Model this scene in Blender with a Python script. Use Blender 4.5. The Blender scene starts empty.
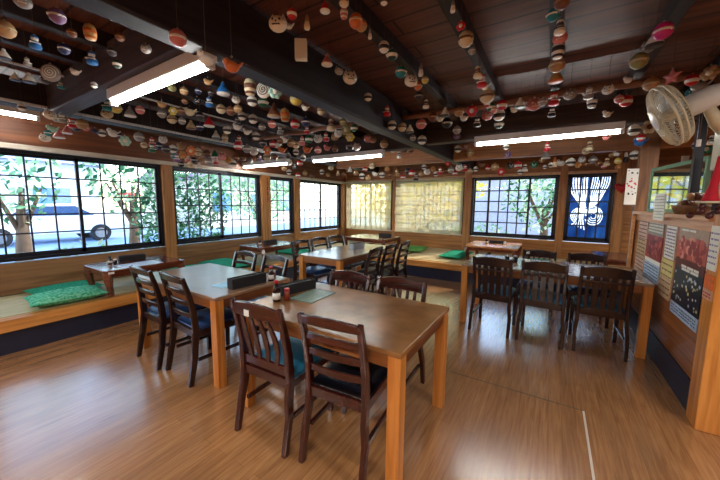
import bpy, bmesh, math, random
from mathutils import Vector, Matrix
from math import sin, cos, pi, radians as R
random.seed(7)
S = bpy.context.scene
COL = S.collection
# ------------------------------------------------------------------ camera
F = 304.0
H = 1.38
AX = Vector((0.84692904, -0.0702074, 0.52705041))     # world X seen in camera axes
AY = Vector((0.53162145, 0.0941413, -0.84173396))
AZ = Vector((0.00947874, 0.99308023, 0.11705476))
ROT = Matrix((AX, AY, AZ))                              # camera -> world
camd = bpy.data.cameras.new('camera')
cam = bpy.data.objects.new('camera', camd)
COL.objects.link(cam)
camd.sensor_width = 36.0
camd.lens = F / 720 * 36.0
camd.clip_start = 0.02
cam.matrix_world = Matrix.Translation((0, 0, H)) @ ROT.to_4x4()
S.camera = cam
CP = Vector((0, 0, H))

def ray(px, py):
    return ROT @ Vector((px - 360, -(py - 240), -F))
def at_z(px, py, z):
    d = ray(px, py); return CP + d * ((z - H) / d.z)
def at_y(px, py, y):
    d = ray(px, py); return CP + d * (y / d.y)
def at_x(px, py, x):
    d = ray(px, py); return CP + d * (x / d.x)

# ------------------------------------------------------------------ materials
MATS = {}
def lin(c):
    return tuple((x / 12.92 if x <= .04045 else ((x + .055) / 1.055) ** 2.4) for x in c)
def rgb(r, g, b):
    return lin((r / 255, g / 255, b / 255)) + (1,)
def newmat(name):
    m = bpy.data.materials.new(name); m.use_nodes = True
    nt = m.node_tree; nt.nodes.clear()
    out = nt.nodes.new('ShaderNodeOutputMaterial')
    return m, nt, out
def plain(name, col, rough=.5, metal=0., emit=0., var=.12, vscale=14., coat=0.):
    if name in MATS: return MATS[name]
    m, nt, out = newmat(name)
    b = nt.nodes.new('ShaderNodeBsdfPrincipled')
    nt.links.new(b.outputs[0], out.inputs[0])
    tc = nt.nodes.new('ShaderNodeTexCoord')
    n = nt.nodes.new('ShaderNodeTexNoise'); n.inputs['Scale'].default_value = vscale
    n.inputs['Detail'].default_value = 3
    nt.links.new(tc.outputs['Object'], n.inputs['Vector'])
    r = nt.nodes.new('ShaderNodeValToRGB')
    r.color_ramp.elements[0].position = .3; r.color_ramp.elements[1].position = .7
    r.color_ramp.elements[0].color = tuple(c * (1 - var) for c in col[:3]) + (1,)
    r.color_ramp.elements[1].color = tuple(min(1, c * (1 + var)) for c in col[:3]) + (1,)
    nt.links.new(n.outputs['Fac'], r.inputs[0])
    nt.links.new(r.outputs[0], b.inputs['Base Color'])
    b.inputs['Roughness'].default_value = rough
    b.inputs['Metallic'].default_value = metal
    b.inputs['Coat Weight'].default_value = coat; b.inputs['Coat Roughness'].default_value = .2
    if emit:
        b.inputs['Emission Color'].default_value = col
        b.inputs['Emission Strength'].default_value = emit
    MATS[name] = m
    return m
def wood(name, c1, c2, axis='y', rough=.4, scale=1., plank=0., prow='x', coat=0., groove=.35, spec=.5, cior=1.5, seam=.0035):
    """grain runs along `axis`; plank>0 adds seams every `plank` metres across `prow`"""
    if name in MATS: return MATS[name]
    m, nt, out = newmat(name)
    L = nt.links
    b = nt.nodes.new('ShaderNodeBsdfPrincipled'); L.new(b.outputs[0], out.inputs[0])
    tc = nt.nodes.new('ShaderNodeTexCoord')
    mp = nt.nodes.new('ShaderNodeMapping'); L.new(tc.outputs['Object'], mp.inputs[0])
    s = [26 * scale] * 3; s['xyz'.index(axis)] = 1.6 * scale
    mp.inputs['Scale'].default_value = s
    n = nt.nodes.new('ShaderNodeTexNoise'); n.inputs['Scale'].default_value = 1.; n.inputs['Detail'].default_value = 6
    n.inputs['Distortion'].default_value = .8
    L.new(mp.outputs[0], n.inputs['Vector'])
    r = nt.nodes.new('ShaderNodeValToRGB')
    r.color_ramp.elements[0].position = .32; r.color_ramp.elements[1].position = .68
    r.color_ramp.elements[0].color = c1; r.color_ramp.elements[1].color = c2
    L.new(n.outputs['Fac'], r.inputs[0])
    n2 = nt.nodes.new('ShaderNodeTexNoise'); n2.inputs['Scale'].default_value = 1.7
    L.new(tc.outputs['Object'], n2.inputs['Vector'])
    mr = nt.nodes.new('ShaderNodeMapRange'); mr.inputs['To Min'].default_value = .75; mr.inputs['To Max'].default_value = 1.22
    L.new(n2.outputs['Fac'], mr.inputs[0])
    mx = nt.nodes.new('ShaderNodeMix'); mx.data_type = 'RGBA'; mx.blend_type = 'MULTIPLY'
    mx.inputs[0].default_value = 1.
    L.new(r.outputs[0], mx.inputs[6]); L.new(mr.outputs[0], mx.inputs[7])
    last = mx.outputs[2]
    if plank:
        sp = nt.nodes.new('ShaderNodeSeparateXYZ'); L.new(tc.outputs['Object'], sp.inputs[0])
        cb = nt.nodes.new('ShaderNodeCombineXYZ')
        L.new(sp.outputs['xyz'.index(axis)], cb.inputs[0]); L.new(sp.outputs['xyz'.index(prow)], cb.inputs[1])
        br = nt.nodes.new('ShaderNodeTexBrick')
        br.inputs['Color1'].default_value = (1, 1, 1, 1); br.inputs['Color2'].default_value = (.8, .8, .8, 1)
        br.inputs['Mortar'].default_value = (groove, groove, groove, 1)
        br.inputs['Scale'].default_value = 1.
        br.inputs['Mortar Size'].default_value = .0018 if plank < .1 else seam
        br.inputs['Brick Width'].default_value = 1.82
        br.inputs['Row Height'].default_value = plank
        L.new(cb.outputs[0], br.inputs['Vector'])
        m2 = nt.nodes.new('ShaderNodeMix'); m2.data_type = 'RGBA'; m2.blend_type = 'MULTIPLY'; m2.inputs[0].default_value = 1.
        L.new(last, m2.inputs[6]); L.new(br.outputs['Color'], m2.inputs[7])
        last = m2.outputs[2]
    L.new(last, b.inputs['Base Color'])
    bp = nt.nodes.new('ShaderNodeBump'); bp.inputs['Strength'].default_value = .015 if coat >= 1 else .08; bp.inputs['Distance'].default_value = .002
    L.new(n.outputs['Fac'], bp.inputs['Height']); L.new(bp.outputs[0], b.inputs['Normal'])
    b.inputs['Roughness'].default_value = rough; b.inputs['Coat Weight'].default_value = coat
    b.inputs['Coat Roughness'].default_value = .22; b.inputs['Coat IOR'].default_value = cior
    b.inputs['Specular IOR Level'].default_value = spec
    MATS[name] = m
    return m
def glass_mat():
    m, nt, out = newmat('window_glass')
    t = nt.nodes.new('ShaderNodeBsdfTransparent'); g = nt.nodes.new('ShaderNodeBsdfGlossy'); g.inputs['Roughness'].default_value = .03
    f = nt.nodes.new('ShaderNodeFresnel'); f.inputs[0].default_value = 1.3
    mx = nt.nodes.new('ShaderNodeMixShader')
    ge = nt.nodes.new('ShaderNodeNewGeometry'); ma = nt.nodes.new('ShaderNodeMath'); ma.operation = 'SUBTRACT'; ma.inputs[0].default_value = 1.
    mu = nt.nodes.new('ShaderNodeMath'); mu.operation = 'MULTIPLY'   # reflect only at the front surface of the pane
    nt.links.new(ge.outputs['Backfacing'], ma.inputs[1]); nt.links.new(ma.outputs[0], mu.inputs[0]); nt.links.new(f.outputs[0], mu.inputs[1])
    nt.links.new(mu.outputs[0], mx.inputs[0]); nt.links.new(t.outputs[0], mx.inputs[1]); nt.links.new(g.outputs[0], mx.inputs[2])
    nt.links.new(mx.outputs[0], out.inputs[0])
    return m
def cloth_mat(name, c1, c2, translu=.5, scale=8., stretch=None, open_=0.):
    m, nt, out = newmat(name)
    L = nt.links
    tc = nt.nodes.new('ShaderNodeTexCoord'); mp = nt.nodes.new('ShaderNodeMapping'); L.new(tc.outputs['Object'], mp.inputs[0])
    if stretch: mp.inputs['Scale'].default_value = stretch
    n = nt.nodes.new('ShaderNodeTexNoise'); n.inputs['Scale'].default_value = scale; n.inputs['Detail'].default_value = 4
    L.new(mp.outputs[0], n.inputs['Vector'])
    r = nt.nodes.new('ShaderNodeValToRGB'); r.color_ramp.elements[0].position = .4; r.color_ramp.elements[1].position = .62
    r.color_ramp.elements[0].color = c1; r.color_ramp.elements[1].color = c2
    L.new(n.outputs['Fac'], r.inputs[0])
    d = nt.nodes.new('ShaderNodeBsdfDiffuse'); t = nt.nodes.new('ShaderNodeBsdfTranslucent')
    L.new(r.outputs[0], d.inputs[0]); L.new(r.outputs[0], t.inputs[0])
    mx = nt.nodes.new('ShaderNodeMixShader'); mx.inputs[0].default_value = translu
    L.new(d.outputs[0], mx.inputs[1]); L.new(t.outputs[0], mx.inputs[2])
    if open_:
        tr = nt.nodes.new('ShaderNodeBsdfTransparent'); tr.inputs[0].default_value = c2; m3 = nt.nodes.new('ShaderNodeMixShader'); m3.inputs[0].default_value = open_
        L.new(mx.outputs[0], m3.inputs[1]); L.new(tr.outputs[0], m3.inputs[2]); L.new(m3.outputs[0], out.inputs[0])
    else: L.new(mx.outputs[0], out.inputs[0])
    return m

M = {}
M['floor'] = wood('floor_boards', rgb(154, 104, 62), rgb(188, 136, 88), 'y', .24, 2.2, .075, 'x', groove=.72, coat=1., cior=1.85)
M['ceil'] = wood('ceiling_boards', rgb(82, 46, 38), rgb(122, 74, 58), 'x', .5, .8, .18, 'y', groove=.12, seam=.008)
M['rafter'] = wood('dark_rafter', rgb(26, 20, 26), rgb(46, 36, 40), 'y', .6, .8)
M['beamx'] = wood('dark_cross_beam', rgb(42, 33, 33), rgb(80, 62, 56), 'x', .6, .8)
M['polew'] = wood('brown_pole', rgb(110, 74, 56), rgb(160, 112, 84), 'x', .5, .8)
M['wallL'] = wood('wall_panel_left', rgb(118, 82, 52), rgb(170, 124, 84), 'y', .45, .6)
M['wallB'] = wood('wall_panel_back', rgb(148, 92, 42), rgb(205, 140, 74), 'x', .45, .6)
M['postz'] = wood('wall_post', rgb(150, 96, 50), rgb(205, 142, 82), 'z', .45, .8)
M['darkpost'] = wood('dark_post', rgb(86, 56, 36), rgb(136, 92, 58), 'z', .5, .8)
M['trim'] = wood('beige_trim', rgb(206, 194, 176), rgb(228, 218, 204), 'y', .5, .8)
M['hdr'] = wood('header_wood', rgb(92, 52, 34), rgb(142, 84, 50), 'y', .5, .6)
M['hdrb'] = wood('header_wood_back', rgb(120, 72, 38), rgb(176, 112, 60), 'x', .5, .6)
M['frame'] = plain('dark_window_frame', rgb(30, 32, 44), .35, .2, var=.05)
M['bar'] = plain('dark_window_bar', rgb(46, 46, 58), .4, .1, var=.05)
M['glass'] = glass_mat()
M['board'] = wood('platform_front_board', rgb(176, 110, 46), rgb(226, 158, 82), 'y', .35, .8)
M['boardx'] = wood('platform_front_board_back', rgb(176, 110, 46), rgb(226, 158, 82), 'x', .35, .8)
M['kick'] = plain('navy_kick_panel', rgb(26, 30, 54), .5, var=.1)
M['partw'] = wood('partition_planks', rgb(138, 76, 38), rgb(192, 118, 64), 'y', .35, .6, .12, 'z')
M['partd'] = wood('partition_dark', rgb(86, 44, 24), rgb(128, 72, 40), 'z', .4, .6)
M['shelf'] = wood('shelf_board', rgb(206, 146, 94), rgb(236, 184, 134), 'y', .4, .8)
M['tabtop'] = plain('table_top_laminate', rgb(142, 98, 56), .26, var=.28, vscale=6, coat=.12)
M['tabtop_glare'] = plain('table_top_glare_grey', rgb(146, 112, 84), .3, var=.2, vscale=5, coat=.7)  # greyer base colour stands in for the glare on these tops
M['tabtop3'] = plain('table_top_laminate_grey', rgb(158, 134, 112), .2, var=.16, vscale=5, coat=.4)
M['tableg'] = wood('table_leg_pine', rgb(188, 112, 44), rgb(226, 152, 74), 'z', .35, 1.)
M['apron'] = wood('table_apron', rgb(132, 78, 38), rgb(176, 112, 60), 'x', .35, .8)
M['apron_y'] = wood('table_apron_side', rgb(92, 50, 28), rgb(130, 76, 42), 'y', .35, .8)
M['chair'] = wood('chair_mahogany', rgb(42, 17, 15), rgb(76, 32, 26), 'z', .22, 1.4, coat=.4)
M['chairdk'] = wood('chair_dark_stain', rgb(26, 14, 16), rgb(48, 26, 26), 'z', .25, 1.4, coat=.4)
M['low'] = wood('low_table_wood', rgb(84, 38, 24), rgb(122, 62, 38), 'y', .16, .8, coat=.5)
M['low_sunlit'] = wood('low_table_sunlit_orange', rgb(178, 108, 58), rgb(214, 148, 92), 'x', .22, .8, coat=.3)  # orange sunlight on the dark tabletop, put into its wood colour
M['chairx'] = wood('chair_mahogany_rail', rgb(46, 18, 16), rgb(80, 34, 28), 'x', .22, .7, coat=.4)
M['chairdkx'] = wood('chair_dark_rail', rgb(28, 15, 17), rgb(50, 28, 28), 'x', .25, .7, coat=.4)
M['teal'] = plain('teal_vinyl', rgb(34, 96, 122), .35)
M['blue'] = plain('blue_vinyl', rgb(44, 74, 124), .33)
M['black'] = plain('black_leather', rgb(18, 20, 30), .28)
M['greenc'] = cloth_mat('green_cushion_cloth', rgb(30, 136, 100), rgb(76, 170, 132), .02, 60)
M['greenc3'] = cloth_mat('light_green_cushion_cloth', rgb(56, 160, 122), rgb(128, 204, 166), .02, 45)
M['greenc2'] = cloth_mat('grass_green_cushion_cloth', rgb(66, 132, 66), rgb(120, 170, 96), .02, 26)
M['tatami'] = wood('tatami_straw', rgb(178, 168, 124), rgb(206, 196, 156), 'y', .7, 2.5)
M['tatamix'] = wood('tatami_straw_back', rgb(190, 160, 108), rgb(220, 192, 140), 'x', .7, 2.5)
M['tedge'] = plain('tatami_edge_cloth', rgb(84, 80, 60), .8)
M['shade'] = cloth_mat('cream_blind_cloth', rgb(228, 210, 166), rgb(240, 226, 180), .45, 3., open_=.42)
M['noren'] = cloth_mat('indigo_cloth', rgb(12, 34, 80), rgb(28, 64, 114), .6, 1.6)
M['norenw'] = cloth_mat('white_dye', rgb(226, 236, 246), rgb(246, 250, 255), .6, 3.)
M['white'] = plain('white_metal', rgb(222, 224, 222), .35, var=.03)
M['cream'] = plain('cream_plastic', rgb(214, 206, 178), .35, var=.05)
M['lamp'] = plain('lamp_tube_glow', (1., 1., .96, 1), .4, emit=22., var=0)
M['paper'] = plain('white_paper', rgb(236, 234, 228), .6, var=.03)
M['ink'] = plain('black_ink', rgb(24, 22, 26), .6)
M['cord'] = plain('brown_cord', rgb(92, 74, 64), .7)
M['metal'] = plain('brushed_metal', rgb(150, 150, 152), .3, .9)
M['red'] = plain('red_paint', rgb(190, 26, 34), .35)
M['soy'] = plain('soy_sauce_glass', rgb(30, 12, 10), .1)
M['bamboo'] = plain('brown_bear_wood', rgb(126, 88, 58), .5, var=.3, vscale=40)

# ------------------------------------------------------------------ mesh helpers
class MB:
    def __init__(s): s.v = []; s.f = []; s.m = []; s.sm = []
    def add(s, vs, fs, mi=0, smooth=False):
        o = len(s.v); s.v += [tuple(v) for v in vs]
        for f in fs: s.f.append(tuple(o + i for i in f)); s.m.append(mi); s.sm.append(smooth)
        return s
    def box(s, a, b, mi=0):
        x0, y0, z0 = a; x1, y1, z1 = b
        if x0 > x1: x0, x1 = x1, x0
        if y0 > y1: y0, y1 = y1, y0
        if z0 > z1: z0, z1 = z1, z0
        return s.add([(x0,y0,z0),(x1,y0,z0),(x1,y1,z0),(x0,y1,z0),(x0,y0,z1),(x1,y0,z1),(x1,y1,z1),(x0,y1,z1)],
              [(0,3,2,1),(4,5,6,7),(0,1,5,4),(1,2,6,5),(2,3,7,6),(3,0,4,7)], mi)
    def sweep(s, pts, up, a, b, mi=0, smooth=False):
        """rectangular section along pts, a = size along up, b = size across; numbers or lists"""
        pts = [Vector(p) for p in pts]; up = Vector(up); n = len(pts)
        A = a if isinstance(a, (list, tuple)) else [a] * n
        B = b if isinstance(b, (list, tuple)) else [b] * n
        vs = []
        for i, p in enumerate(pts):
            t = (pts[min(i + 1, n - 1)] - pts[max(i - 1, 0)]).normalized()
            sd = t.cross(up).normalized(); u = sd.cross(t).normalized()
            for q, w in ((1, 1), (-1, 1), (-1, -1), (1, -1)):
                vs.append(p + u * (A[i] / 2 * q) + sd * (B[i] / 2 * w))
        fs = [(3, 2, 1, 0), tuple((n - 1) * 4 + k for k in range(4))]
        for i in range(n - 1):
            for k in range(4):
                k2 = (k + 1) % 4
                fs.append((i * 4 + k, i * 4 + k2, (i + 1) * 4 + k2, (i + 1) * 4 + k))
        return s.add(vs, fs, mi, smooth)
    def tube(s, pts, r, n=8, mi=0, closed=False, smooth=True):
        pts = [Vector(p) for p in pts]; N = len(pts)
        rr = r if isinstance(r, (list, tuple)) else [r] * N
        vs = []; prev = None
        for i, p in enumerate(pts):
            if closed: t = pts[(i + 1) % N] - pts[i - 1]
            else: t = pts[min(i + 1, N - 1)] - pts[max(i - 1, 0)]
            t.normalize()
            if prev is None:
                ref = Vector((0, 0, 1)) if abs(t.z) < .9 else Vector((1, 0, 0))
                u = t.cross(ref).normalized()
            else:
                u = (prev - t * prev.dot(t)).normalized()
            prev = u; w = t.cross(u)
            for k in range(n):
                an = 2 * pi * k / n
                vs.append(p + (u * cos(an) + w * sin(an)) * rr[i])
        fs = []
        for i in range(N if closed else N - 1):
            j = (i + 1) % N
            for k in range(n):
                k2 = (k + 1) % n
                fs.append((i * n + k, i * n + k2, j * n + k2, j * n + k))
        if not closed:
            fs.append(tuple(reversed(range(n)))); fs.append(tuple((N - 1) * n + k for k in range(n)))
        return s.add(vs, fs, mi, smooth)
    def lathe(s, prof, n=16, mi=0, c=(0, 0, 0), sx=1., sy=1., mis=None):
        vs = []; fs = []
        for r, z in prof:
            for k in range(n):
                an = 2 * pi * k / n
                vs.append((c[0] + r * cos(an) * sx, c[1] + r * sin(an) * sy, c[2] + z))
        o = len(s.v); s.v += vs
        for i in range(len(prof) - 1):
            for k in range(n):
                k2 = (k + 1) % n
                s.f.append((o + i * n + k, o + i * n + k2, o + (i + 1) * n + k2, o + (i + 1) * n + k))
                s.m.append(mis[i] if mis else mi); s.sm.append(True)
        if prof[0][0] > 1e-4: s.f.append(tuple(o + k for k in reversed(range(n)))); s.m.append(mis[0] if mis else mi); s.sm.append(False)
        if prof[-1][0] > 1e-4: s.f.append(tuple(o + (len(prof) - 1) * n + k for k in range(n))); s.m.append(mis[-1] if mis else mi); s.sm.append(False)
        return s
    def ball(s, c, r, mi=0, sx=1, sy=1, sz=1, n=12, m=8):
        return s.lathe([(max(1e-5, r * sin(pi * i / m)), -r * sz * cos(pi * i / m)) for i in range(m + 1)], n, mi, c, sx, sy)
    def mesh(s, name, mats):
        me = bpy.data.meshes.new(name); me.from_pydata(s.v, [], s.f)
        for m in (mats if isinstance(mats, (list, tuple)) else [mats]): me.materials.append(m)
        for p, mi, sm in zip(me.polygons, s.m, s.sm): p.material_index = mi; p.use_smooth = sm
        me.update(); return me
    def build(s, name, mats, parent=None, bevel=0., seg=2, loc=None):
        o = bpy.data.objects.new(name, s.mesh(name, mats)); COL.objects.link(o)
        if parent: o.parent = parent
        if loc is not None: o.location = loc
        if bevel:
            b = o.modifiers.new('bevel', 'BEVEL'); b.width = bevel; b.segments = seg; b.limit_method = 'ANGLE'; b.angle_limit = R(40)
        return o
def thing(name, loc, label, cat, group=None, rz=0.):
    o = bpy.data.objects.new(name, None); COL.objects.link(o); o.location = loc; o.rotation_euler = (0, 0, rz)
    o.empty_display_size = .1
    return tag(o, label, cat, group)
def tag(o, label, cat, group=None, kind=None):
    o['label'] = label; o['category'] = cat
    if group: o['group'] = group
    if kind: o['kind'] = kind
    return o
def struct(o):
    o['kind'] = 'structure'; return o
def dup(root, loc, rz, label, group=None):
    r = root.copy(); COL.objects.link(r); r.location = loc; r.rotation_euler = (0, 0, rz); r['label'] = label
    if group: r['group'] = group
    for ch in list(root.children):
        c = ch.copy(); COL.objects.link(c); c.parent = r
        for g in ch.children:
            d = g.copy(); COL.objects.link(d); d.parent = c
    return r
def sbox(name, a, b, mat, bevel=0.):
    return struct(MB().box(a, b).build(name, mat, bevel=bevel))

# ------------------------------------------------------------------ shell
XL, YB, XR = -5.1, 7.3, 3.2
Y0 = -2.2
ZC = 2.5
sbox('floor', (XL - .15, Y0 - .1, -.1), (XR + .1, YB + .15, 0), M['floor'])
sbox('ceiling', (XL - .2, Y0 - .1, ZC), (XR + .1, YB + .2, ZC + .06), M['ceil'])
ZB, ZT = .70, 1.95
WL = [(-1.60, .38, 8, 5), (.46, 2.38, 8, 5), (2.54, 4.26, 8, 4), (4.50, 5.21, 4, 5), (5.40, 7.08, 8, 5)]
wl = MB().box((XL - .12, Y0, 0), (XL, YB + .12, ZB - .02))
wl.box((XL - .12, Y0, ZT + .05), (XL, YB + .12, ZC))
pv = Y0
for a, b, _, _ in WL:
    wl.box((XL - .12, pv, ZB - .02), (XL, a, ZT + .05)); pv = b
wl.box((XL - .12, pv, ZB - .02), (XL, YB + .12, ZT + .05))
struct(wl.build('wall_left', M['wallL']))
# back wall
WB = [(-4.98, -3.56), (-3.45, -1.74), (-1.57, .09), (.23, .96)]
ZB2, ZT2 = .69, 2.0
wb = MB().box((XL, YB, 0), (XR, YB + .12, ZB2 - .02)).box((XL, YB, ZT2 + .02), (XR, YB + .12, ZC))
pv = XL
for a, b in WB:
    wb.box((pv, YB, ZB2 - .02), (a, YB + .12, ZT2 + .02)); pv = b
wb.box((pv, YB, ZB2 - .02), (XR, YB + .12, ZT2 + .02))
struct(wb.build('wall_back', M['wallB']))
sbox('wall_right', (XR, Y0, 0), (XR + .1, YB, ZC), M['partd'])
sbox('wall_front', (XL, Y0 - .1, 0), (XR, Y0, ZC), M['wallB'])
sbox('trim_97', (.272, .6, .0), (.284, 2.43, .002), M['trim'])
sbox('trim_98', (-.62, 2.432, .0), (.284, 2.438, .0015), M['tedge'] if 'tedge' in M else M['trim'])
# left trims and posts
sbox('trim_1', (XL, Y0, ZT + .0), (XL + .066, YB - .05, ZT + .055), M['trim'], .003)
sbox('trim_2', (XL, Y0, ZT + .056), (XL + .06, YB - .05, 2.36), M['hdr'], .004)
k = 3
for a, b in ((.38, .46), (2.38, 2.54), (4.26, 4.50), (5.21, 5.40), (7.08, 7.24)):
    sbox('trim_%d' % k, (XL + .001, a + .005, .34), (XL + .05, b - .005, ZT), M['postz'], .004); k += 1
for a, b in ((XL + .06, -4.99), (-3.55, -3.46), (-1.73, -1.58), (.10, .22), (.97, 1.13)):
    sbox('trim_%d' % k, (a, YB - .05, .34), (b, YB - .001, 2.36), M['postz'], .004); k += 1
sbox('trim_%d' % k, (XL + .06, YB - .035, ZT2 + .0), (XR, YB - .001, ZT2 + .05), M['shelf'], .003); k += 1
sbox('trim_%d' % k, (XL + .06, YB - .03, 2.06), (XR, YB - .001, 2.4), M['hdrb'], .003); k += 1
sbox('trim_%d' % k, (-3.45, YB - .03, ZB2 - .05), (-1.74, YB - .001, ZB2 - .015), M['postz'], .003); k += 1
TRIM = k

WN = [0]
def window(a, b, z0, z1, side, cols, rows, plain_right=False, panels=None):
    """sliding sash window: outer frame, sashes (panels) with bars and panes"""
    WN[0] += 1
    def P(u, d, z):  # u along wall, d depth into room
        return (XL - .06 + d, u, z) if side == 'L' else (u, YB + .06 - d, z)
    root = MB()
    fw = .035
    for (u0, u1, w0, w1) in ((a, b, z0, z0 + fw), (a, b, z1 - fw, z1), (a, a + fw, z0, z1), (b - fw, b, z0, z1)):
        root.box(P(u0, -.05, w0), P(u1, .062, w1))
    w = struct(root.build('window_%d' % WN[0], M['frame']))
    if panels is None:
        mid = (a + b) / 2
        panels = [(a + fw, mid + .02, 4, rows, .0), (mid - .02, b - fw, 4, rows, .03)] if cols > 4 else [(a + fw, b - fw, 3, rows, .01)]
    for (u0, u1, nc, nr, d) in panels:
        sf = .034
        m = MB()
        for (p0, p1, w0, w1) in ((u0, u1, z0 + fw, z0 + fw + .05), (u0, u1, z1 - fw - sf, z1 - fw), (u0, u0 + sf, z0 + fw, z1 - fw), (u1 - sf, u1, z0 + fw, z1 - fw)):
            m.box(P(p0, d - .012, w0), P(p1, d + .012, w1))
        m.build('sash', M['frame'], w)
        g = MB().box(P(u0 + sf, d - .001, z0 + fw + .05), P(u1 - sf, d + .001, z1 - fw - sf)); g.build('pane', M['glass'], w)
        m = MB(); bw = .0085 if side == 'L' else .012
        for i in range(1, nc):
            c = u0 + sf + (u1 - u0 - 2 * sf) * i / nc
            m.box(P(c - bw, d - .005, z0 + fw + .04), P(c + bw, d + .005, z1 - fw - .02))
        zz0, zz1 = z0 + fw + .05, z1 - fw - sf
        for i in range(1, nr):
            c = zz0 + (zz1 - zz0) * i / nr
            m.box(P(u0 + .02, d - .0045, c - bw), P(u1 - .02, d + .0045, c + bw))
        if nc > 1 or nr > 1: m.build('muntin_grid', M['bar'], w)
    return w
for a, b, c, r in WL: window(a, b, ZB, ZT, 'L', c, r)
window(*WB[0], ZB2, ZT2, 'B', 8, 5)
window(*WB[1], ZB2, ZT2, 'B', 8, 5)
window(*WB[2], ZB2, ZT2, 'B', 8, 5, panels=[(-1.53, -1.20, 1, 5, 0), (-1.22, -.40, 4, 5, .03), (-.44, .055, 1, 2, 0)])
window(*WB[3], ZB2, ZT2, 'B', 8, 5, panels=[(.265, .925, 4, 5, 0)])

# ------------------------------------------------------------------ ceiling timbers
nr = 0
for i, x in enumerate([-4.85, -4.4, -3.52, -3.07, -2.62, -2.17, -1.0, -.53, -.05, .50, 1.0, 1.5, 2.0, 2.6]):
    o = MB().box((x - .035, Y0, 2.40), (x + .035, YB, ZC - .001)).build('trim_%d' % TRIM, M['rafter'], bevel=.006); struct(o); TRIM += 1
def timber(name, a, b, mat, bev=.012):
    global TRIM
    o = MB().box(a, b).build('trim_%d' % TRIM, mat, bevel=bev); struct(o); TRIM += 1; return o
timber('', (-1.64, Y0, 2.14), (-1.50, YB, 2.47), M['rafter'], .012)        # main beam
timber('', (-4.14, Y0, 2.21), (-3.98, YB, 2.44), M['rafter'], .012)       # beam over platform edge
timber('', (-3.97, .93, 2.18), (-1.65, 1.07, 2.44), M['beamx'])            # beam by near lamp
timber('', (-1.49, 3.98, 2.18), (XR, 4.12, 2.44), M['beamx'])
timber('', (-3.97, 4.14, 2.18), (-1.65, 4.28, 2.44), M['beamx'])
timber('', (-5.08, 4.14, 2.18), (-4.15, 4.28, 2.44), M['beamx'])
timber('', (-1.49, 5.36, 2.13), (XR, 5.50, 2.40), M['hdrb'])
timber('', (-3.97, 5.36, 2.13), (-1.65, 5.50, 2.40), M['hdrb'])
def pole(x0, x1, y, z, r):
    global TRIM
    n = 24; pts = [(x0 + (x1 - x0) * i / n, y + .012 * sin(i * 1.3), z + .008 * sin(i * .9 + 1)) for i in range(n + 1)]
    o = MB().tube(pts, r, 10).build('trim_%d' % TRIM, M['polew']); struct(o); TRIM += 1
pole(-1.49, XR, 3.27, 2.345, .03)
pole(-1.49, .9, 4.55, 2.33, .028)
pole(-3.97, -1.65, 3.2, 2.345, .026)
# white wiring duct beside beam over the platform edge
tag(MB().box((-3.978, -1.0, 2.215), (-3.962, 4.0, 2.238)).build('wiring_duct', M['white']), 'long thin white wiring duct along the beam above the left windows', 'wiring duct')
tag(MB().box((-3.46, Y0 + .2, 2.386), (-3.446, 2.6, 2.40)).box((-3.46, 2.586, 2.386), (-3.446, 2.6, 2.40)).build('wiring_duct', M['white']), 'second thin white wiring duct on the dark ceiling, nearer the long lamp', 'wiring duct')

# ------------------------------------------------------------------ raised tatami platforms
def platform_left():
    t = thing('tatami_platform', (XL, 0, 0), 'long raised tatami seating platform below the left windows', 'seating platform')
    X0, X1 = XL + .004, -4.02
    o = MB().box((0.004, Y0 + .1, .0), (X1 - XL - .05, YB - .01, .27)).build('kick_panel', M['kick'], t)
    o['label'] = 'navy kick panel'
    MB().box((X1 - XL - .12, Y0 + .1, .215), (X1 - XL, 5.40, .325)).build('front_board', M['board'], t, .006)
    y = Y0 + .12
    while y < YB - .1:
        y2 = min(y + 1.80, YB - .03)
        m = MB().box((.06, y, .28), (X1 - XL - .125, y2 - .004, .33)).build('tatami_mat', M['tatami'], t)
        MB().box((.006, y, .28), (.055, y2 - .004, .331)).build('edge_cloth', M['tedge'], m)
        y = y2
    return t
platform_left()
def platform_back():
    t = thing('tatami_platform', (-4.0, 5.42, 0), 'raised tatami platform along the back wall under the cream blinds', 'seating platform')
    W = 5.9
    MB().box((.0, .05, 0), (W, YB - 5.42 - .01, .27)).build('kick_panel', M['kick'], t)
    MB().box((-.015, 0, .215), (W, .12, .325)).build('front_board', M['boardx'], t, .006)
    x = .0
    while x < W - .05:
        x2 = min(x + 1.45, W)
        m = MB().box((x + .04, .125, .28), (x2 - .04, YB - 5.43, .33)).build('tatami_mat', M['tatamix'], t)
        MB().box((x2 - .038, .125, .28), (x2 - .0, YB - 5.43, .331)).build('edge_cloth', M['tedge'], m)
        x = x2
    return t
platform_back()

# ------------------------------------------------------------------ blinds and noren
def blind(a, b, label):
    t = thing('roller_blind', ((a + b) / 2, YB - .085, 0), label, 'blind', 'cream roller blinds over the back windows')
    w = (b - a) / 2
    n = 24; vs = []; fs = []
    for i in range(n + 1):
        x = -w + 2 * w * i / n
        for z in (.70, 1.35, 1.99): vs.append((x, .006 * sin(i * .8 + z * 3), z))
    for i in range(n):
        for j in range(2): fs.append((i * 3 + j, (i + 1) * 3 + j, (i + 1) * 3 + j + 1, i * 3 + j + 1))
    MB().add(vs, fs, 0, True).build('fabric', M['shade'], t)
    MB().tube([(-w, 0, 2.0), (w, 0, 2.0)], .018, 10).build('roller', M['cream'], t)
    MB().box((-w, -.012, .68), (w, .012, .70)).build('bottom_bar', M['cream'], t)
    return t
blind(-5.0, -3.57, 'cream roller blind pulled down over the back window nearest the room corner')
blind(-3.44, -1.74, 'wider cream roller blind pulled down, beside the clear back window')

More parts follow.
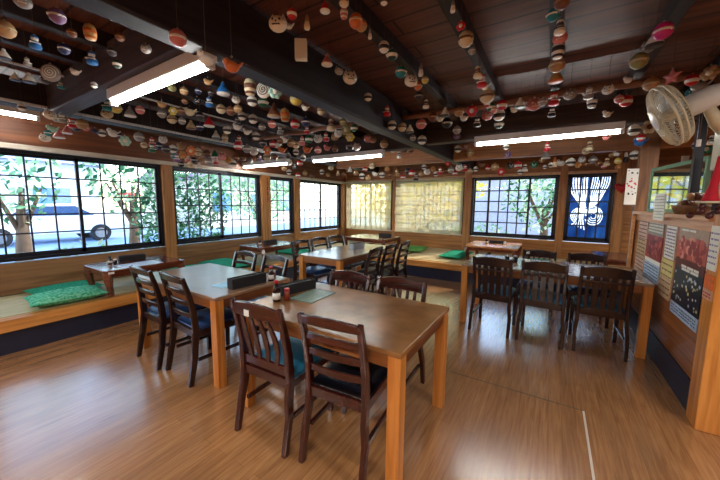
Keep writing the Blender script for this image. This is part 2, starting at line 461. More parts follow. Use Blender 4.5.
def noren():
    x0, x1, z0, z1 = .245, .945, .72, 1.975
    t = thing('noren_curtain', (x0, YB + .100, z0), 'indigo blue cloth curtain with a white knotted cord design, hung on the back window', 'curtain')
    W, Hh = x1 - x0, z1 - z0
    def wav(u): return .012 * sin(u * 22)
    MB().tube([(-.02, -.0, Hh - .0), (W + .02, 0, Hh)], .009, 8).build('rod', M['darkpost'], t)
    LN = []
    def stripe(uv, wd):
        pts = []
        for i in range(len(uv) - 1):
            for k in range(8):
                f = k / 8; pts.append((uv[i][0] * (1 - f) + uv[i + 1][0] * f, uv[i][1] * (1 - f) + uv[i + 1][1] * f))
        pts.append(uv[-1])
        for _ in range(6):
            pts = [pts[0]] + [((pts[i - 1][0] + 2 * pts[i][0] + pts[i + 1][0]) / 4, (pts[i - 1][1] + 2 * pts[i][1] + pts[i + 1][1]) / 4) for i in range(1, len(pts) - 1)] + [pts[-1]]
        LN.append((pts, wd))
    for i in range(7):
        u = .05 + .062 * i
        stripe([(u, .02), (u + .005, .15), (u + .05 * (7 - i) / 7 + .01, .28), (.28 + .022 * i, .42), (.36 + .015 * i, .5)], .027)
    for i in range(8):
        u = .56 + .052 * i
        stripe([(u, .02), (u - .02, .15), (u - .06 - .008 * i, .28), (.56 + .026 * i, .38), (.50 + .012 * i, .5)], .022)
    for i in range(4):       # right loop
        r = .06 + .045 * i; c = (.64, .62)
        stripe([(c[0] + r * cos(a) * 1.0, c[1] + r * .72 * sin(a)) for a in [-2.6 + k * 5.3 / 16 for k in range(17)]], .019)
    for i in range(4):       # left loop
        r = .06 + .045 * i; c = (.32, .62)
        stripe([(c[0] + r * cos(a) * 1.0, c[1] + r * .62 * sin(a)) for a in [.2 + k * 4.2 / 16 + pi * .6 for k in range(17)]], .019)
    for i in range(5):       # tails
        stripe([(.42, .55), (.40 - .03 * i, .64), (.42 - .05 * i, .74), (.46 - .075 * i, .84 - .02 * i)], .02)
    stripe([(.26, .53), (.42, .55), (.54, .55), (.74, .53)], .11)
    white = set()
    nu, nv = 130, 210
    for pts, wd in LN:
        for (a0, b0), (a1, b1) in zip(pts, pts[1:]):
            for q in range(4):
                a = (a0 + (a1 - a0) * q / 4) * nu; b = (b0 + (b1 - b0) * q / 4) * nv
                ra = wd / 2 * nu; rb = wd / 2 * W / Hh * nv
                for ia in range(int(a - ra), int(a + ra) + 2):
                    for ib in range(int(b - rb), int(b + rb) + 2):
                        if ((ia + .5 - a) / ra) ** 2 + ((ib + .5 - b) / rb) ** 2 <= 1: white.add((ia, ib))
    vs = []; m = MB()
    for i in range(nu + 1):
        for j in range(nv + 1): vs.append((W * i / nu, wav(i / nu), Hh * (1 - j / nv)))
    m.v = vs
    for i in range(nu):
        for j in range(nv):
            m.f.append((i * (nv + 1) + j + 1, (i + 1) * (nv + 1) + j + 1, (i + 1) * (nv + 1) + j, i * (nv + 1) + j)); m.m.append(1 if (i, j) in white else 0); m.sm.append(True)
    m.build('dyed_cloth', [M['noren'], M['norenw']], t)
noren()

# ------------------------------------------------------------------ chairs
def add_cushion(name, mat, t, w, d, z, th, y0):
    m = MB(); n = 12; vs = []; fs = []
    for i in range(n + 1):
        for j in range(n + 1):
            u = -1 + 2 * i / n; v = -1 + 2 * j / n
            hgt = (1 - abs(u) ** 4) * (1 - abs(v) ** 4)
            vs.append((u * w / 2, y0 + (v + 1) * d / 2, z + th * (.35 + .65 * hgt ** .5)))
    N = (n + 1) ** 2
    vs += [(a, b, z) for a, b, _ in vs[:N]]
    for i in range(n):
        for j in range(n):
            a = i * (n + 1) + j; q = (a, a + n + 1, a + n + 2, a + 1)
            fs.append(q); fs.append(tuple(N + k for k in reversed(q)))
    for i in range(n):
        a, b = i * (n + 1), (i + 1) * (n + 1); fs.append((a, N + a, N + b, b)[::-1])
        a, b = i * (n + 1) + n, (i + 1) * (n + 1) + n; fs.append((a, b, N + b, N + a)[::-1])
        a, b = i, i + 1; fs.append((a, b, N + b, N + a)[::-1])
        a, b = n * (n + 1) + i, n * (n + 1) + i + 1; fs.append((a, N + a, N + b, b)[::-1])
    m.add(vs, fs, 0, True)
    return m.build(name, mat, t)
def prof_y(z):   # rear post centre line, y at height z
    P = [(-.05, 0), (-.01, .2), (.015, .40), (.005, .56), (-.022, .70), (-.06, .83)]
    for (y0, z0), (y1, z1) in zip(P, P[1:]):
        if z <= z1: f = (z - z0) / (z1 - z0); return y0 + (y1 - y0) * f
    return P[-1][0]
def make_chair(kind, wood_m, seat_m, seat_name, label, group, w=.40, hs=1.):
    t = thing('dining_chair', (0, 0, 0), label, 'chair', group)
    hw = w / 2 - .018
    zs = [0, .1, .2, .3, .40, .48, .56, .64, .72, .79, .835]
    for s in (-1, 1):
        pts = [(s * (hw + .012 * (1 if z < .3 else 0)), prof_y(z), z * hs) for z in zs]
        MB().sweep(pts, (1, 0, 0), [.030] * 11, [.036, .040, .044, .05, .052, .048, .045, .04, .036, .032, .028]).build('rear_leg', wood_m, t, .006)
        MB().sweep([(s * (hw + .005), .39, 0), (s * (hw + .005), .385, .41 * hs)], (1, 0, 0), .034, [.03, .04]).build('front_leg', wood_m, t, .005)
        MB().box((s * hw - .010, .02, .17 * hs), (s * hw + .010, .375, .195 * hs)).build('side_stretcher', wood_m, t, .004)
    # seat frame
    MB().box((-hw + .012, .0, .36 * hs), (hw - .012, .025, .415 * hs)).box((-hw - .016, .37, .36 * hs), (hw + .016, .402, .415 * hs)) \
        .box((-hw - .010, .02, .36 * hs), (-hw + .014, .38, .415 * hs)).box((hw - .014, .02, .36 * hs), (hw + .010, .38, .415 * hs)).build('seat_frame', wood_m, t, .004)
    add_cushion(seat_name, seat_m, t, w - .03 if kind != 'slat' else w - .01, .38, .408 * hs, .055, .035)
    rm = M['chairx'] if wood_m is M['chair'] else M['chairdkx']
    def rail(z, hgt, bulge, th=.02, top=False):
        pts = []; hh = []
        for i in range(11):
            u = -1 + 2 * i / 10
            pts.append((u * (hw + (.012 if top else -.008)), prof_y(z) - bulge * (1 - u * u), (z + (.018 * (1 - u * u) if top else .008 * (1 - u * u))) * hs))
            hh.append(hgt * (1 if not top else (.72 + .28 * (1 - u * u))))
        return MB().sweep(pts, (0, 0, 1), hh, th, 0, False)
    if kind == 'ladder':
        rail(.805, .052, .030, .022, True).build('top_rail', rm, t, .005)
        for z in (.715, .625, .53): rail(z, .036, .028, .016).build('back_slat', rm, t, .004)
    elif kind == 'slat':
        rail(.785, .085, .026, .022, True).build('top_rail', rm, t, .006)
        rail(.455, .052, .010, .02).build('lower_rail', rm, t, .004)
        for x in (-.095, -.032, .032, .095):
            pts = [(x * (1 + .25 * sin(pi * k / 6)), prof_y(.47 + .30 * k / 6) - .008 - .012 * k / 6, (.47 + .285 * k / 6) * hs) for k in range(7)]
            MB().sweep(pts, (1, 0, 0), [.026, .03, .035, .038, .035, .030, .028], .013).build('back_slat', wood_m, t, .003)
    elif kind == 'panel':     # solid top rail, thin gap, four slats, wide centre
        rail(.775, .10, .022, .022, True).build('top_rail', rm, t, .006)
        rail(.40, .05, .008, .02).build('lower_rail', rm, t, .004)
        rail(.69, .022, .018, .016).build('back_slat', rm, t, .003)
        for x, ww in ((-.128, .030), (-.066, .050), (.0, .050), (.066, .050), (.128, .030)):
            pts = [(x, prof_y(.41 + .32 * k / 5) - .008, (.41 + .345 * k / 5) * hs) for k in range(6)]
            MB().sweep(pts, (1, 0, 0), ww, .012).build('back_slat', wood_m, t, .003)
    elif kind == 'arch':      # solid arched top with short slats under
        rail(.775, .10, .026, .022, True).build('top_rail', rm, t, .006)
        rail(.47, .04, .010, .018).build('lower_rail', rm, t, .004)
        for x in (-.12, -.06, 0, .06, .12):
            pts = [(x, prof_y(.48 + .26 * k / 5) - .01, (.48 + .27 * k / 5) * hs) for k in range(6)]
            MB().sweep(pts, (1, 0, 0), .024, .012).build('back_slat', wood_m, t, .003)
    return t
CH, CD = M['chair'], M['chairdk']
G1 = 'chairs at the large front table'
c1 = make_chair('slat', CH, M['teal'], 'seat_cushion', 'mahogany chair with wavy upright slats, teal seat and white sticker, at the front table', G1, .40)
c1.location = (-1.34, 1.115, 0); c1.rotation_euler.z = R(2)
MB().box((-.050, -.0895, .768), (-.012, -.087, .803)).build('sticker', M['paper'], c1)['label'] = 'white sticker'
c2 = make_chair('ladder', CH, M['black'], 'leather_seat', 'mahogany ladder back chair with black leather seat, nearest chair at the front table', G1, .37)
c2.location = (-.87, 1.165, 0); c2.rotation_euler.z = R(5)
c7 = make_chair('arch', CH, M['blue'], 'seat_cushion', 'dark arched chair on the far side of the front table, beside the black box', G1, .42, .96)
c7.location = (-1.42, 2.06, 0); c7.rotation_euler.z = R(178)
dup(c7, (-.96, 2.10, 0), R(182), 'dark arched chair on the far side of the front table, by its right corner', G1)
G2 = 'chairs at the left front table'
c3 = make_chair('ladder', CD, M['blue'], 'seat_cushion', 'dark ladder back chair with blue seat, leftmost at the left front table', G2, .40)
c3.location = (-2.86, 1.19, 0); c3.rotation_euler.z = R(-2)
dup(c3, (-2.40, 1.21, 0), R(-4), 'dark ladder back chair with blue seat beside the pine leg of the left front table', G2)
c5 = make_chair('ladder', CD, M['blue'], 'seat_cushion', 'dark chair on the far side of the left front table, its left one', G2, .40)
c5.location = (-2.84, 2.09, 0); c5.rotation_euler.z = R(176)
dup(c5, (-2.38, 2.10, 0), R(174), 'dark chair on the far side of the left front table, behind the sauce bottles', G2)
G3 = 'chairs at the right rear table'
c9 = make_chair('panel', CD, M['teal'], 'seat_cushion', 'dark slatted chair at the near left end of the right table', G3, .40)
c9.location = (-.49, 3.46, 0); c9.rotation_euler.z = R(-3)
dup(c9, (-.02, 3.47, 0), R(-2), 'dark slatted chair in the middle of the near side of the right table', G3)
dup(c9, (.46, 3.50, 0), R(2), 'dark slatted chair at the near side of the right table, closest to the poster partition', G3)
c12 = make_chair('arch', CD, M['blue'], 'seat_cushion', 'dark arched chair on the far side of the right table, left of two', G3, .40, .93)
c12.location = (-.10, 4.68, 0); c12.rotation_euler.z = R(178)
dup(c12, (.42, 4.70, 0), R(182), 'dark arched chair on the far side of the right table, right of two', G3)
G4 = 'chairs at the middle rear table'
c14 = make_chair('ladder', CD, M['black'], 'leather_seat', 'dark ladder back chair on the right side of the rear table, nearest of three', G4, .40)
c14.location = (-1.89, 3.32, 0); c14.rotation_euler.z = R(96)
dup(c14, (-1.88, 3.74, 0), R(94), 'dark ladder back chair on the right side of the rear table, middle of three', G4)
dup(c14, (-1.86, 4.17, 0), R(95), 'dark ladder back chair on the right side of the rear table, farthest of three', G4)
c17 = make_chair('ladder', CD, M['blue'], 'seat_cushion', 'dark chair on the window side of the rear table, nearest of three', G4, .40)
c17.location = (-3.05, 3.30, 0); c17.rotation_euler.z = R(-88)
dup(c17, (-3.06, 3.74, 0), R(-90), 'dark chair on the window side of the rear table, middle of three', G4)
dup(c17, (-3.05, 4.17, 0), R(-92), 'dark chair on the window side of the rear table, farthest of three', G4)

# ------------------------------------------------------------------ tables
def make_table(x0, x1, y0, y1, label, topm, apm=None):
    cx, cy = (x0 + x1) / 2, (y0 + y1) / 2; w, d = (x1 - x0) / 2, (y1 - y0) / 2
    t = thing('dining_table', (cx, cy, 0), label, 'table', 'large dining tables')
    MB().box((-w, -d, .672), (w, d, .70)).build('tabletop', topm, t, .005)
    ap = apm or M['apron']
    i = .02
    MB().box((-w + .075, -d + i, .60), (w - .075, -d + i + .025, .671)).build('apron', ap, t, .002)
    MB().box((-w + .075, d - i - .025, .60), (w - .075, d - i, .671)).build('apron', ap, t, .002)
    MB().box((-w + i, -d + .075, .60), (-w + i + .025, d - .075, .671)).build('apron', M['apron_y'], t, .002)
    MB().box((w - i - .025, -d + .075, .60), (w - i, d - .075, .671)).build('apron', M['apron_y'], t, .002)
    L = .068
    for sx in (-1, 1):
        for sy in (-1, 1):
            ax, ay = sx * (w - .004), sy * (d - .004)
            MB().box((ax, ay, 0), (ax - sx * L, ay - sy * L, .671)).build('leg', M['tableg'], t, .004)
    return t
make_table(-1.72, -.535, 1.22, 2.00, 'large front dining table with worn brown top and pine legs', M['tabtop'])
make_table(-3.26, -2.00, 1.24, 1.98, 'dining table with pine legs left of the large front table', M['tabtop_glare'])
make_table(-.85, .82, 3.60, 4.46, 'long dining table at the right beside the poster partition', M['tabtop3'])
make_table(-2.86, -2.16, 3.0, 4.5, 'narrow dining table standing lengthwise in the middle of the rear room', M['tabtop_glare'])

def low_table(loc, w, d, rz, label, mat, h=.30, top=None):
    t = thing('low_table', loc, label, 'table', 'low tables on the tatami platforms', rz)
    m = MB(); n = 6; r = .05; pts = []
    for cx, cy, a0 in ((w / 2 - r, d / 2 - r, 0), (-w / 2 + r, d / 2 - r, 90), (-w / 2 + r, -d / 2 + r, 180), (w / 2 - r, -d / 2 + r, 270)):
        for k in range(n + 1):
            a = R(a0 + 90 * k / n); pts.append((cx + r * cos(a), cy + r * sin(a)))
    N = len(pts)
    m.add([(x, y, h - .035) for x, y in pts] + [(x, y, h) for x, y in pts], [tuple(reversed(range(N))), tuple(N + i for i in range(N))] + [(i, (i + 1) % N, N + (i + 1) % N, N + i) for i in range(N)])
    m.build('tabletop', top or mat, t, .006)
    i = .04
    for s in (-1, 1):
        a = MB(); a.box((-w / 2 + .08, s * (d / 2 - i) - .01, h - .085), (w / 2 - .08, s * (d / 2 - i) + .01, h - .036)); a.build('apron', mat, t, .003)
        a = MB(); a.box((s * (w / 2 - i) - .01, -d / 2 + .08, h - .085), (s * (w / 2 - i) + .01, d / 2 - .08, h - .036)); a.build('apron', mat, t, .003)
    for sx in (-1, 1):
        for sy in (-1, 1):
            x, y = sx * (w / 2 - .05), sy * (d / 2 - .05)
            P = [(x, y, h - .037), (x + sx * .012, y + sy * .012, h - .10), (x, y, h - .19), (x - sx * .012, y - sy * .012, .04), (x - sx * .012, y - sy * .012, 0)]
            MB().sweep(P, (sx, -sy, 0), [.075, .07, .052, .046, .05], [.075, .07, .052, .046, .05]).build('leg', mat, t, .008)
    return t
ZP = .332
lt1 = low_table((-4.36, 1.69, ZP), .66, .86, 0, 'glossy red-brown low table on the left platform, nearest the camera', M['low'])
MB().box((.331, -.40, .262), (.333, -.345, .285)).build('sticker', M['paper'], lt1)['label'] = 'small white sticker'
low_table((-4.38, 3.86, ZP), .66, .90, 0, 'red-brown low table on the left platform, farther along under the windows', M['low'])
low_table((-3.50, 6.15, ZP), 1.06, .86, 0, 'low table at the left end of the back platform, in front of the blinds', M['low'])
low_table((-.90, 6.35, ZP), .90, .95, 0, 'low table with sunlit top on the back platform below the clear window', M['low'], top=M['low_sunlit'])
low_table((.98, 6.0, ZP), .70, .9, R(4), 'low table on the back platform behind the far right chairs', M['low'])

# ------------------------------------------------------------------ zabuton cushions
def zabuton(x, y, z, rz, w, d, mat, label, tilt=0., th=.085):
    n = 14; vs = []; fs = []
    for sgn in (1, -1):
        for i in range(n + 1):
            for j in range(n + 1):
                u = -1 + 2 * i / n; v = -1 + 2 * j / n
                hg = max(0, (1 - abs(u) ** 3) * (1 - abs(v) ** 3)) ** .55
                pin = 1 - .05 * (1 - u * u) * abs(v) ** 6 - .05 * (1 - v * v) * abs(u) ** 6
                dim = -.35 * math.exp(-(u * u + v * v) * 14)
                wr = .06 * sin(u * 9 + v * 4) * hg
                vs.append((u * w / 2 * pin, v * d / 2 * pin, th / 2 + sgn * th / 2 * (hg * (1 + (dim + wr if sgn > 0 else 0)))))
    N = (n + 1) ** 2
    for i in range(n):
        for j in range(n):
            a = i * (n + 1) + j; q = (a, a + n + 1, a + n + 2, a + 1)
            fs.append(q); fs.append(tuple(N + k for k in reversed(q)))
    o = MB().add(vs, fs, 0, True).build('floor_cushion', mat)
    o.location = (x, y, z); o.rotation_euler = (tilt, 0, rz)
    tag(o, label, 'cushion', 'green floor cushions on the platforms')
    return o
zabuton(-4.80, 1.12, ZP, R(4), .50, .60, M['greenc'], 'green floor cushion by the wall, farther of the near pair on the left platform', 0, .07)
zabuton(-4.29, 1.01, ZP, R(-4), .44, .60, M['greenc3'], 'green floor cushion at the platform edge, in front of its twin', 0, .12)
zabuton(-4.45, 2.50, ZP, R(4), .85, .5, M['greenc'], 'green floor cushion just beyond the nearest low table')
zabuton(-4.56, 3.08, ZP, R(2), .90, .54, M['greenc'], 'green floor cushion near the second low table, by the wall')
zabuton(-4.50, 4.68, ZP, R(3), .85, .55, M['greenc'], 'green floor cushion beyond the second low table on the left platform')
zabuton(-2.62, 6.55, ZP, R(8), .5, .8, M['greenc2'], 'grass green cushion beside the corner low table on the back platform')
zabuton(-1.60, 6.3, ZP, R(-3), .46, .95, M['greenc'], 'green cushion on the back platform, left of the sunlit low table', 0, .09)
zabuton(-.15, 6.3, ZP, R(4), .5, .6, M['greenc'], 'green cushion right of the sunlit low table, seen behind the chairs')
zabuton(.66, 5.80, ZP, R(2), .30, .42, M['greenc'], 'green cushion at the right end of the back platform, seen under a chair rail')

# ------------------------------------------------------------------ table items
def menu_holder(loc, w, d, h, rz, label, mat=None):
    t = thing('menu_holder', loc, label, 'menu holder', 'black table boxes', rz)
    m = MB(); k = .008; mt = mat or M['ink']
    m.box((-w/2, -d/2, 0), (w/2, d/2, k)).box((-w/2, -d/2, k), (w/2, -d/2 + k, h)).box((-w/2, d/2 - k, k), (w/2, d/2, h)) \
     .box((-w/2, -d/2 + k, k), (-w/2 + k, d/2 - k, h)).box((w/2 - k, -d/2 + k, k), (w/2, d/2 - k, h))
    m.build('box', mt, t, .002)
    MB().box((-w/2 + .02, -d/2 + .015, k), (w/2 - .02, d/2 - .015, h - .006)).build('chopstick_bundle', M['ink'], t, .002)
    return t
menu_holder((-2.10, 1.60, .70), .32, .075, .085, R(86), 'long black table box on the left front table')
menu_holder((-1.64, 1.70, .70), .32, .075, .075, R(80), 'long black table box on the large front table beside the sauce bottle')
menu_holder((-4.55, 1.72, ZP + .30), .28, .07, .07, R(82), 'black table box on the nearest low table')
menu_holder((-4.45, 3.92, ZP + .30), .26, .07, .06, R(85), 'black table box on the second low table of the left platform')
menu_holder((-3.22, 6.25, ZP + .30), .30, .08, .08, R(10), 'black table box on the corner low table')
menu_holder((-2.50, 3.9, .70), .28, .09, .09, R(85), 'grey table box on the narrow rear table', M['metal'])
menu_holder((-.88, 6.55, ZP + .30), .28, .07, .05, R(2), 'dark table box on the sunlit low table')
def bottle(loc, h, r, label, cap='red_cap', capm=None):
    t = thing('sauce_bottle', loc, label, 'bottle', 'soy sauce bottles')
    MB().lathe([(r, 0), (r, h * .55), (r * .8, h * .68), (r * .5, h * .8), (r * .5, h * .86)], 14).build('glass_body', M['soy'], t)
    MB().lathe([(r * .62, h * .86), (r * .62, h), (.001, h)], 12).build('cap', capm or M['red'], t)
    MB().lathe([(r * 1.02, h * .12), (r * 1.02, h * .42)], 14).build('label_band', M['paper'], t)
bottle((-1.585, 1.44, .70), .15, .026, 'dark soy sauce bottle with red cap on the large front table')
bottle((-2.06, 1.815, .70), .13, .024, 'dark soy sauce bottle on the left front table')
bottle((-.20, 4.05, .70), .14, .028, 'dark soy sauce bottle on the right table', capm=M['paper'])
bottle((-4.50, 1.47, ZP + .30), .09, .022, 'dark sauce bottle on the nearest low table', capm=M['ink'])
bottle((-1.05, 6.40, ZP + .30), .10, .025, 'small sauce bottle on the sunlit low table')
bottle((-4.42, 3.66, ZP + .30), .09, .025, 'small dark sauce bottle on the second low table of the left platform', capm=M['ink'])
def jar(loc, h, r, label, bm, lm):
    t = thing('spice_jar', loc, label, 'jar', 'spice jars')
    MB().lathe([(r, 0), (r * 1.05, h * .4), (r, h * .75), (r * .8, h * .78)], 12).build('glass_body', bm, t)
    MB().lathe([(r * .9, h * .78), (r * .9, h), (.001, h)], 12).build('lid', lm, t)
RB = plain('chili_red', rgb(132, 52, 34), .3)
jar((-1.545, 1.50, .70), .085, .02, 'small red chili jar beside the menu sheet', RB, M['red'])
jar((-2.09, 1.87, .70), .08, .02, 'small spice jar on the left front table', RB, M['paper'])
jar((-.42, 4.06, .70), .08, .025, 'dark condiment jar on the right table, left of two', M['soy'], M['metal'])
jar((-.33, 4.08, .70), .08, .025, 'dark condiment jar on the right table, beside the soy bottle', M['soy'], M['metal'])
jar((-4.44, 1.50, ZP + .30), .06, .02, 'tiny jar with white lid on the nearest low table', M['soy'], M['paper'])
jar((-.72, 6.42, ZP + .30), .06, .022, 'tiny pale jar on the sunlit low table', M['paper'], M['paper'])
def stand():
    t = thing('menu_stand', (-.52, 4.0, .70), 'thin metal menu stand on the right table', 'menu stand')
    MB().box((-.06, -.05, 0), (.06, .05, .006)).build('base', M['metal'], t)
    MB().tube([(-.05, 0, .006), (-.05, 0, .12)], .003, 6).build('rod', M['metal'], t)
    MB().box((-.05, -.03, .006), (.05, .03, .045)).build('napkin_pack', M['paper'], t)
stand()
def sheet(loc, w, d, rz, label, mat, marks=True, edge=None):
    t = thing('menu_sheet', loc, label, 'menu', 'laminated menus on the tables', rz)
    MB().box((-w/2, -d/2, .0), (w/2, d/2, .003)).build('card', mat, t)
    if edge:
        e = MB(); q = .006
        e.box((-w/2, -d/2, .0035), (w/2, -d/2 + q, .0045)).box((-w/2, d/2 - q, .0035), (w/2, d/2, .0045)).box((-w/2, -d/2 + q, .0035), (-w/2 + q, d/2 - q, .0045)).box((w/2 - q, -d/2 + q, .0035), (w/2, d/2 - q, .0045))
        e.build('border', edge, t)
    m = MB(); rnd = random.Random(int(w * 1000))
    for i in range(9):
        y = -d/2 + .03 + (d - .06) * i / 8
        x = -w/2 + .02
        while x < w/2 - .03:
            l = rnd.uniform(.006, .03); m.box((x, y - .002, .0032), (min(x + l, w/2 - .02), y + .002, .0040)); x += l + .008
    if marks: m.build('printed_text', M['ink'], t)
PG = plain('pale_green_card', rgb(150, 172, 160), .25)
sheet((-1.46, 1.68, .70), .21, .30, R(2), 'pale printed menu sheet lying on the large front table', PG, edge=M['ink'])
sheet((-2.27, 1.52, .70), .15, .20, R(4), 'small pale blue menu card on the left front table', plain('pale_blue_card', rgb(150, 196, 220), .25), False)
sheet((-4.20, 1.66, ZP + .30), .27, .42, R(2), 'large pale menu sheet on the nearest low table', plain('white_card', rgb(200, 206, 224), .18), False)
sheet((.62, 4.0, .70), .30, .42, R(-4), 'laminated menu with black border on the right table, against the partition', plain('white_card2', rgb(204, 216, 232), .2), False, M['ink'])

# ------------------------------------------------------------------ ceiling lamps
def lamp(cx, cy, z, L, label, rz=0.):
    t = thing('ceiling_lamp', (cx, cy, z), label, 'lamp', 'white fluorescent ceiling lamps', rz)
    MB().sweep([(-L/2, 0, .055), (L/2, 0, .055)], (0, 0, 1), .07, .07).build('housing', M['white'], t, .006)
    MB().tube([(-L/2 + .03, 0, .0), (L/2 - .03, 0, .0)], .0165, 12).build('tube', M['lamp'], t)
    for s in (-1, 1):
        MB().box((s * (L/2 - .03), -.022, -.02), (s * (L/2), .022, .03)).build('socket', M['white'], t, .003)
ZLM = 2.09
lamp(-2.15, 1.0, ZLM, 1.22, 'long lit fluorescent ceiling lamp nearest the camera, at upper left')
lamp(-.15, 3.86, ZLM, 1.36, 'long lit fluorescent ceiling lamp in front of the clear back window')
lamp(-2.82, 4.05, ZLM, 1.36, 'lit fluorescent ceiling lamp over the middle rear table')
lamp(-4.43, 3.82, 2.05, 1.20, 'lit fluorescent ceiling lamp over the left platform, far one')
lamp(-4.62, .42, 2.235, 1.20, 'lit fluorescent ceiling lamp over the left platform at the picture edge', pi / 2)

# ------------------------------------------------------------------ poster partition
PX = .87
part = MB().box((PX + .012, 2.76, .0), (PX + .13, 4.92, 1.29))
struct(part.build('wall_partition', M['partw']))
sbox('baseboard_right', (PX, 2.78, 0), (PX + .011, 4.9, .22), M['kick'])
sbox('trim_%d' % TRIM, (PX - .02, 2.60, 0), (PX + .13, 2.75, 2.49), M['tableg'], .006); TRIM += 1
sbox('trim_%d' % TRIM, (PX - .02, 4.93, 0), (PX + .15, 5.05, 2.49), M['darkpost'], .006); TRIM += 1
sbox('wall_counter', (PX + .131, 2.62, 0), (XR, 2.74, 1.29), M['partd'])
o = MB().box((PX - .035, 2.77, 1.292), (PX + .26, 4.915, 1.325)).build('shelf_board', M['shelf'], bevel=.004)
tag(o, 'light wooden shelf board capping the poster partition', 'shelf')
sbox('trim_%d' % TRIM, (PX - .035, 4.885, 0), (PX - .001, 4.928, 1.29), M['shelf'], .004); TRIM += 1
sbox('trim_%d' % TRIM, (PX - .0, 2.77, 1.225), (PX + .0118, 4.88, 1.291), M['shelf'], .002); TRIM += 1
# mirror window above shelf
def mirror():
    t = thing('framed_mirror', (PX + .10, 4.05, 1.326), 'green framed mirror leaning above the partition shelf, reflecting the windows', 'mirror', None, R(8))
    y0, y1, z0, z1 = -.46, .54, .0, .47
    GM = plain('pale_green_frame', rgb(110, 150, 120), .4)
    MB().box((0, y0, z0), (.03, y1, z0 + .035)).box((0, y0, z1 - .035), (.03, y1, z1)).box((0, y1 - .035, z0 + .035), (.03, y1, z1 - .035)).box((0, y0, z0 + .035), (.03, y0 + .035, z1 - .035)).build('frame', GM, t, .003)
    mm = plain('mirror_glass', rgb(206, 222, 220), .04, 1., var=.02)
    MB().box((.008, y0 + .035, z0 + .035), (.02, y1 - .035, z1 - .035)).build('mirror_glass', mm, t)
mirror()
sbox('trim_%d' % TRIM, (PX + .05, 3.46, 1.326), (PX + .10, 3.52, 2.39), M['frame'], .004); TRIM += 1
# dark television-like panel
def navy():
    t = thing('dark_screen', (PX + .10, 2.99, 1.326), 'dark navy flat screen standing at the right end of the shelf', 'screen')
    MB().box((0, -.17, .03), (.05, .22, .47)).build('screen_body', M['kick'], t, .008)
    MB().box((-.03, -.08, 0), (.08, .12, .03)).build('stand', M['ink'], t, .004)
navy()

# posters (flat sheets on partition face)
def poster(y0, y1, z0, z1, bands, label, name='poster', tilt=0., cat='poster', x=PX + .0092, marks=None, group='posters on the partition'):
    """bands: list of (v0, v1, material) measured from the bottom"""
    t = thing(name, (x, (y0 + y1) / 2, z0), label, cat, group)
    w = (y1 - y0) / 2; h = z1 - z0
    mats = []; m = MB()
    for v0, v1, mt in bands:
        if mt not in mats: mats.append(mt)
        m.box((-.003, -w, h * v0), (.003, w, h * v1), mats.index(mt))
    m.build('sheet', mats, t)
    if marks: marks(t, w, h)
    t.rotation_euler.x = tilt
    return t
def textrows(mat, v0, v1, rows, hh, lo, hi, seed=1, u0=-.9, u1=.9, gap=.012, nm='printed_text'):
    def f(t, w, h):
        rnd = random.Random(seed); m = MB()
        for i in range(rows):
            z = h * (v0 + (v1 - v0) * (i + .5) / rows); y = u0 * w
            while y < u1 * w - lo:
                l = min(rnd.uniform(lo, hi), u1 * w - y); m.box((-.0042, y, z - hh / 2), (-.0031, y + l, z + hh / 2)); y += l + gap * rnd.uniform(.6, 1.6)
        m.build(nm, mat, t)
    return f
def multi(*fs):
    def f(t, w, h):
        for g in fs: g(t, w, h)
    return f
def blobs(mats, v0, v1, n, r0, r1, seed=3, nm='food_photo'):
    def f(t, w, h):
        rnd = random.Random(seed); m = MB()
        for i in range(n):
            y = rnd.uniform(-.88, .88) * w; z = h * rnd.uniform(v0, v1); r = rnd.uniform(r0, r1); k = rnd.randrange(len(mats)); N = 9
            xx = -.0032 - .00002 * i
            m.add([(xx, y + r * cos(2*pi*a/N), z + r * .8 * sin(2*pi*a/N)) for a in range(N)], [tuple(reversed(range(N)))], k)
        m.build(nm, mats, t)
    return f
pm = lambda n, *c: plain(n, rgb(*c), .45, var=.18, vscale=22)
tan1, tan2 = pm('menu_tan', 206, 170, 132), pm('menu_pink', 214, 176, 158)
grey1, rede, bluel = pm('poster_grey', 150, 142, 128), pm('poster_red', 150, 44, 52), pm('poster_pale_blue', 176, 196, 224)
navyp, wht, org = pm('poster_navy', 30, 34, 50), M['paper'], pm('flyer_orange', 232, 116, 50)
pinkr, beige, darkr = pm('poster_salmon', 196, 92, 80), pm('poster_beige', 176, 150, 130), pm('poster_maroon', 96, 30, 34)
yel = pm('menu_yellow', 216, 200, 130)
brn = plain('brown_ink', rgb(120, 80, 70), .6)
poster(4.36, 4.72, .64, 1.27, [(0, .3, tan2), (.3, .305, brn), (.305, .62, tan1), (.62, .63, brn), (.63, 1, tan2)], 'column of tan handwritten menu slips at the far end of the partition', 'menu_slips', marks=textrows(brn, .05, .95, 14, .012, .01, .05, 2))
poster(3.80, 4.32, .66, 1.29, [(0, .27, bluel), (.27, .33, wht), (.33, .70, rede), (.70, 1, grey1)], 'grey and red food poster with pale blue lower part, above the right table',
       marks=multi(blobs([rede, pinkr, darkr], .36, .68, 70, .012, .035), textrows(M['ink'], .02, .25, 5, .008, .01, .06, 5), textrows(wht, .74, .97, 5, .015, .02, .05, 6)))
poster(3.47, 3.72, .94, 1.22, [(0, 1, wht)], 'narrow white price list with printed rows between two food posters', 'price_list', marks=textrows(plain('violet_ink', rgb(120, 100, 150), .6), .05, .95, 9, .012, .01, .04, 8))
poster(3.45, 3.75, .60, .93, [(0, .52, tan1), (.52, .53, brn), (.53, 1, yel)], 'tan and yellow handwritten slips below the white price list', 'menu_slips', marks=textrows(brn, .05, .95, 6, .012, .01, .05, 9))
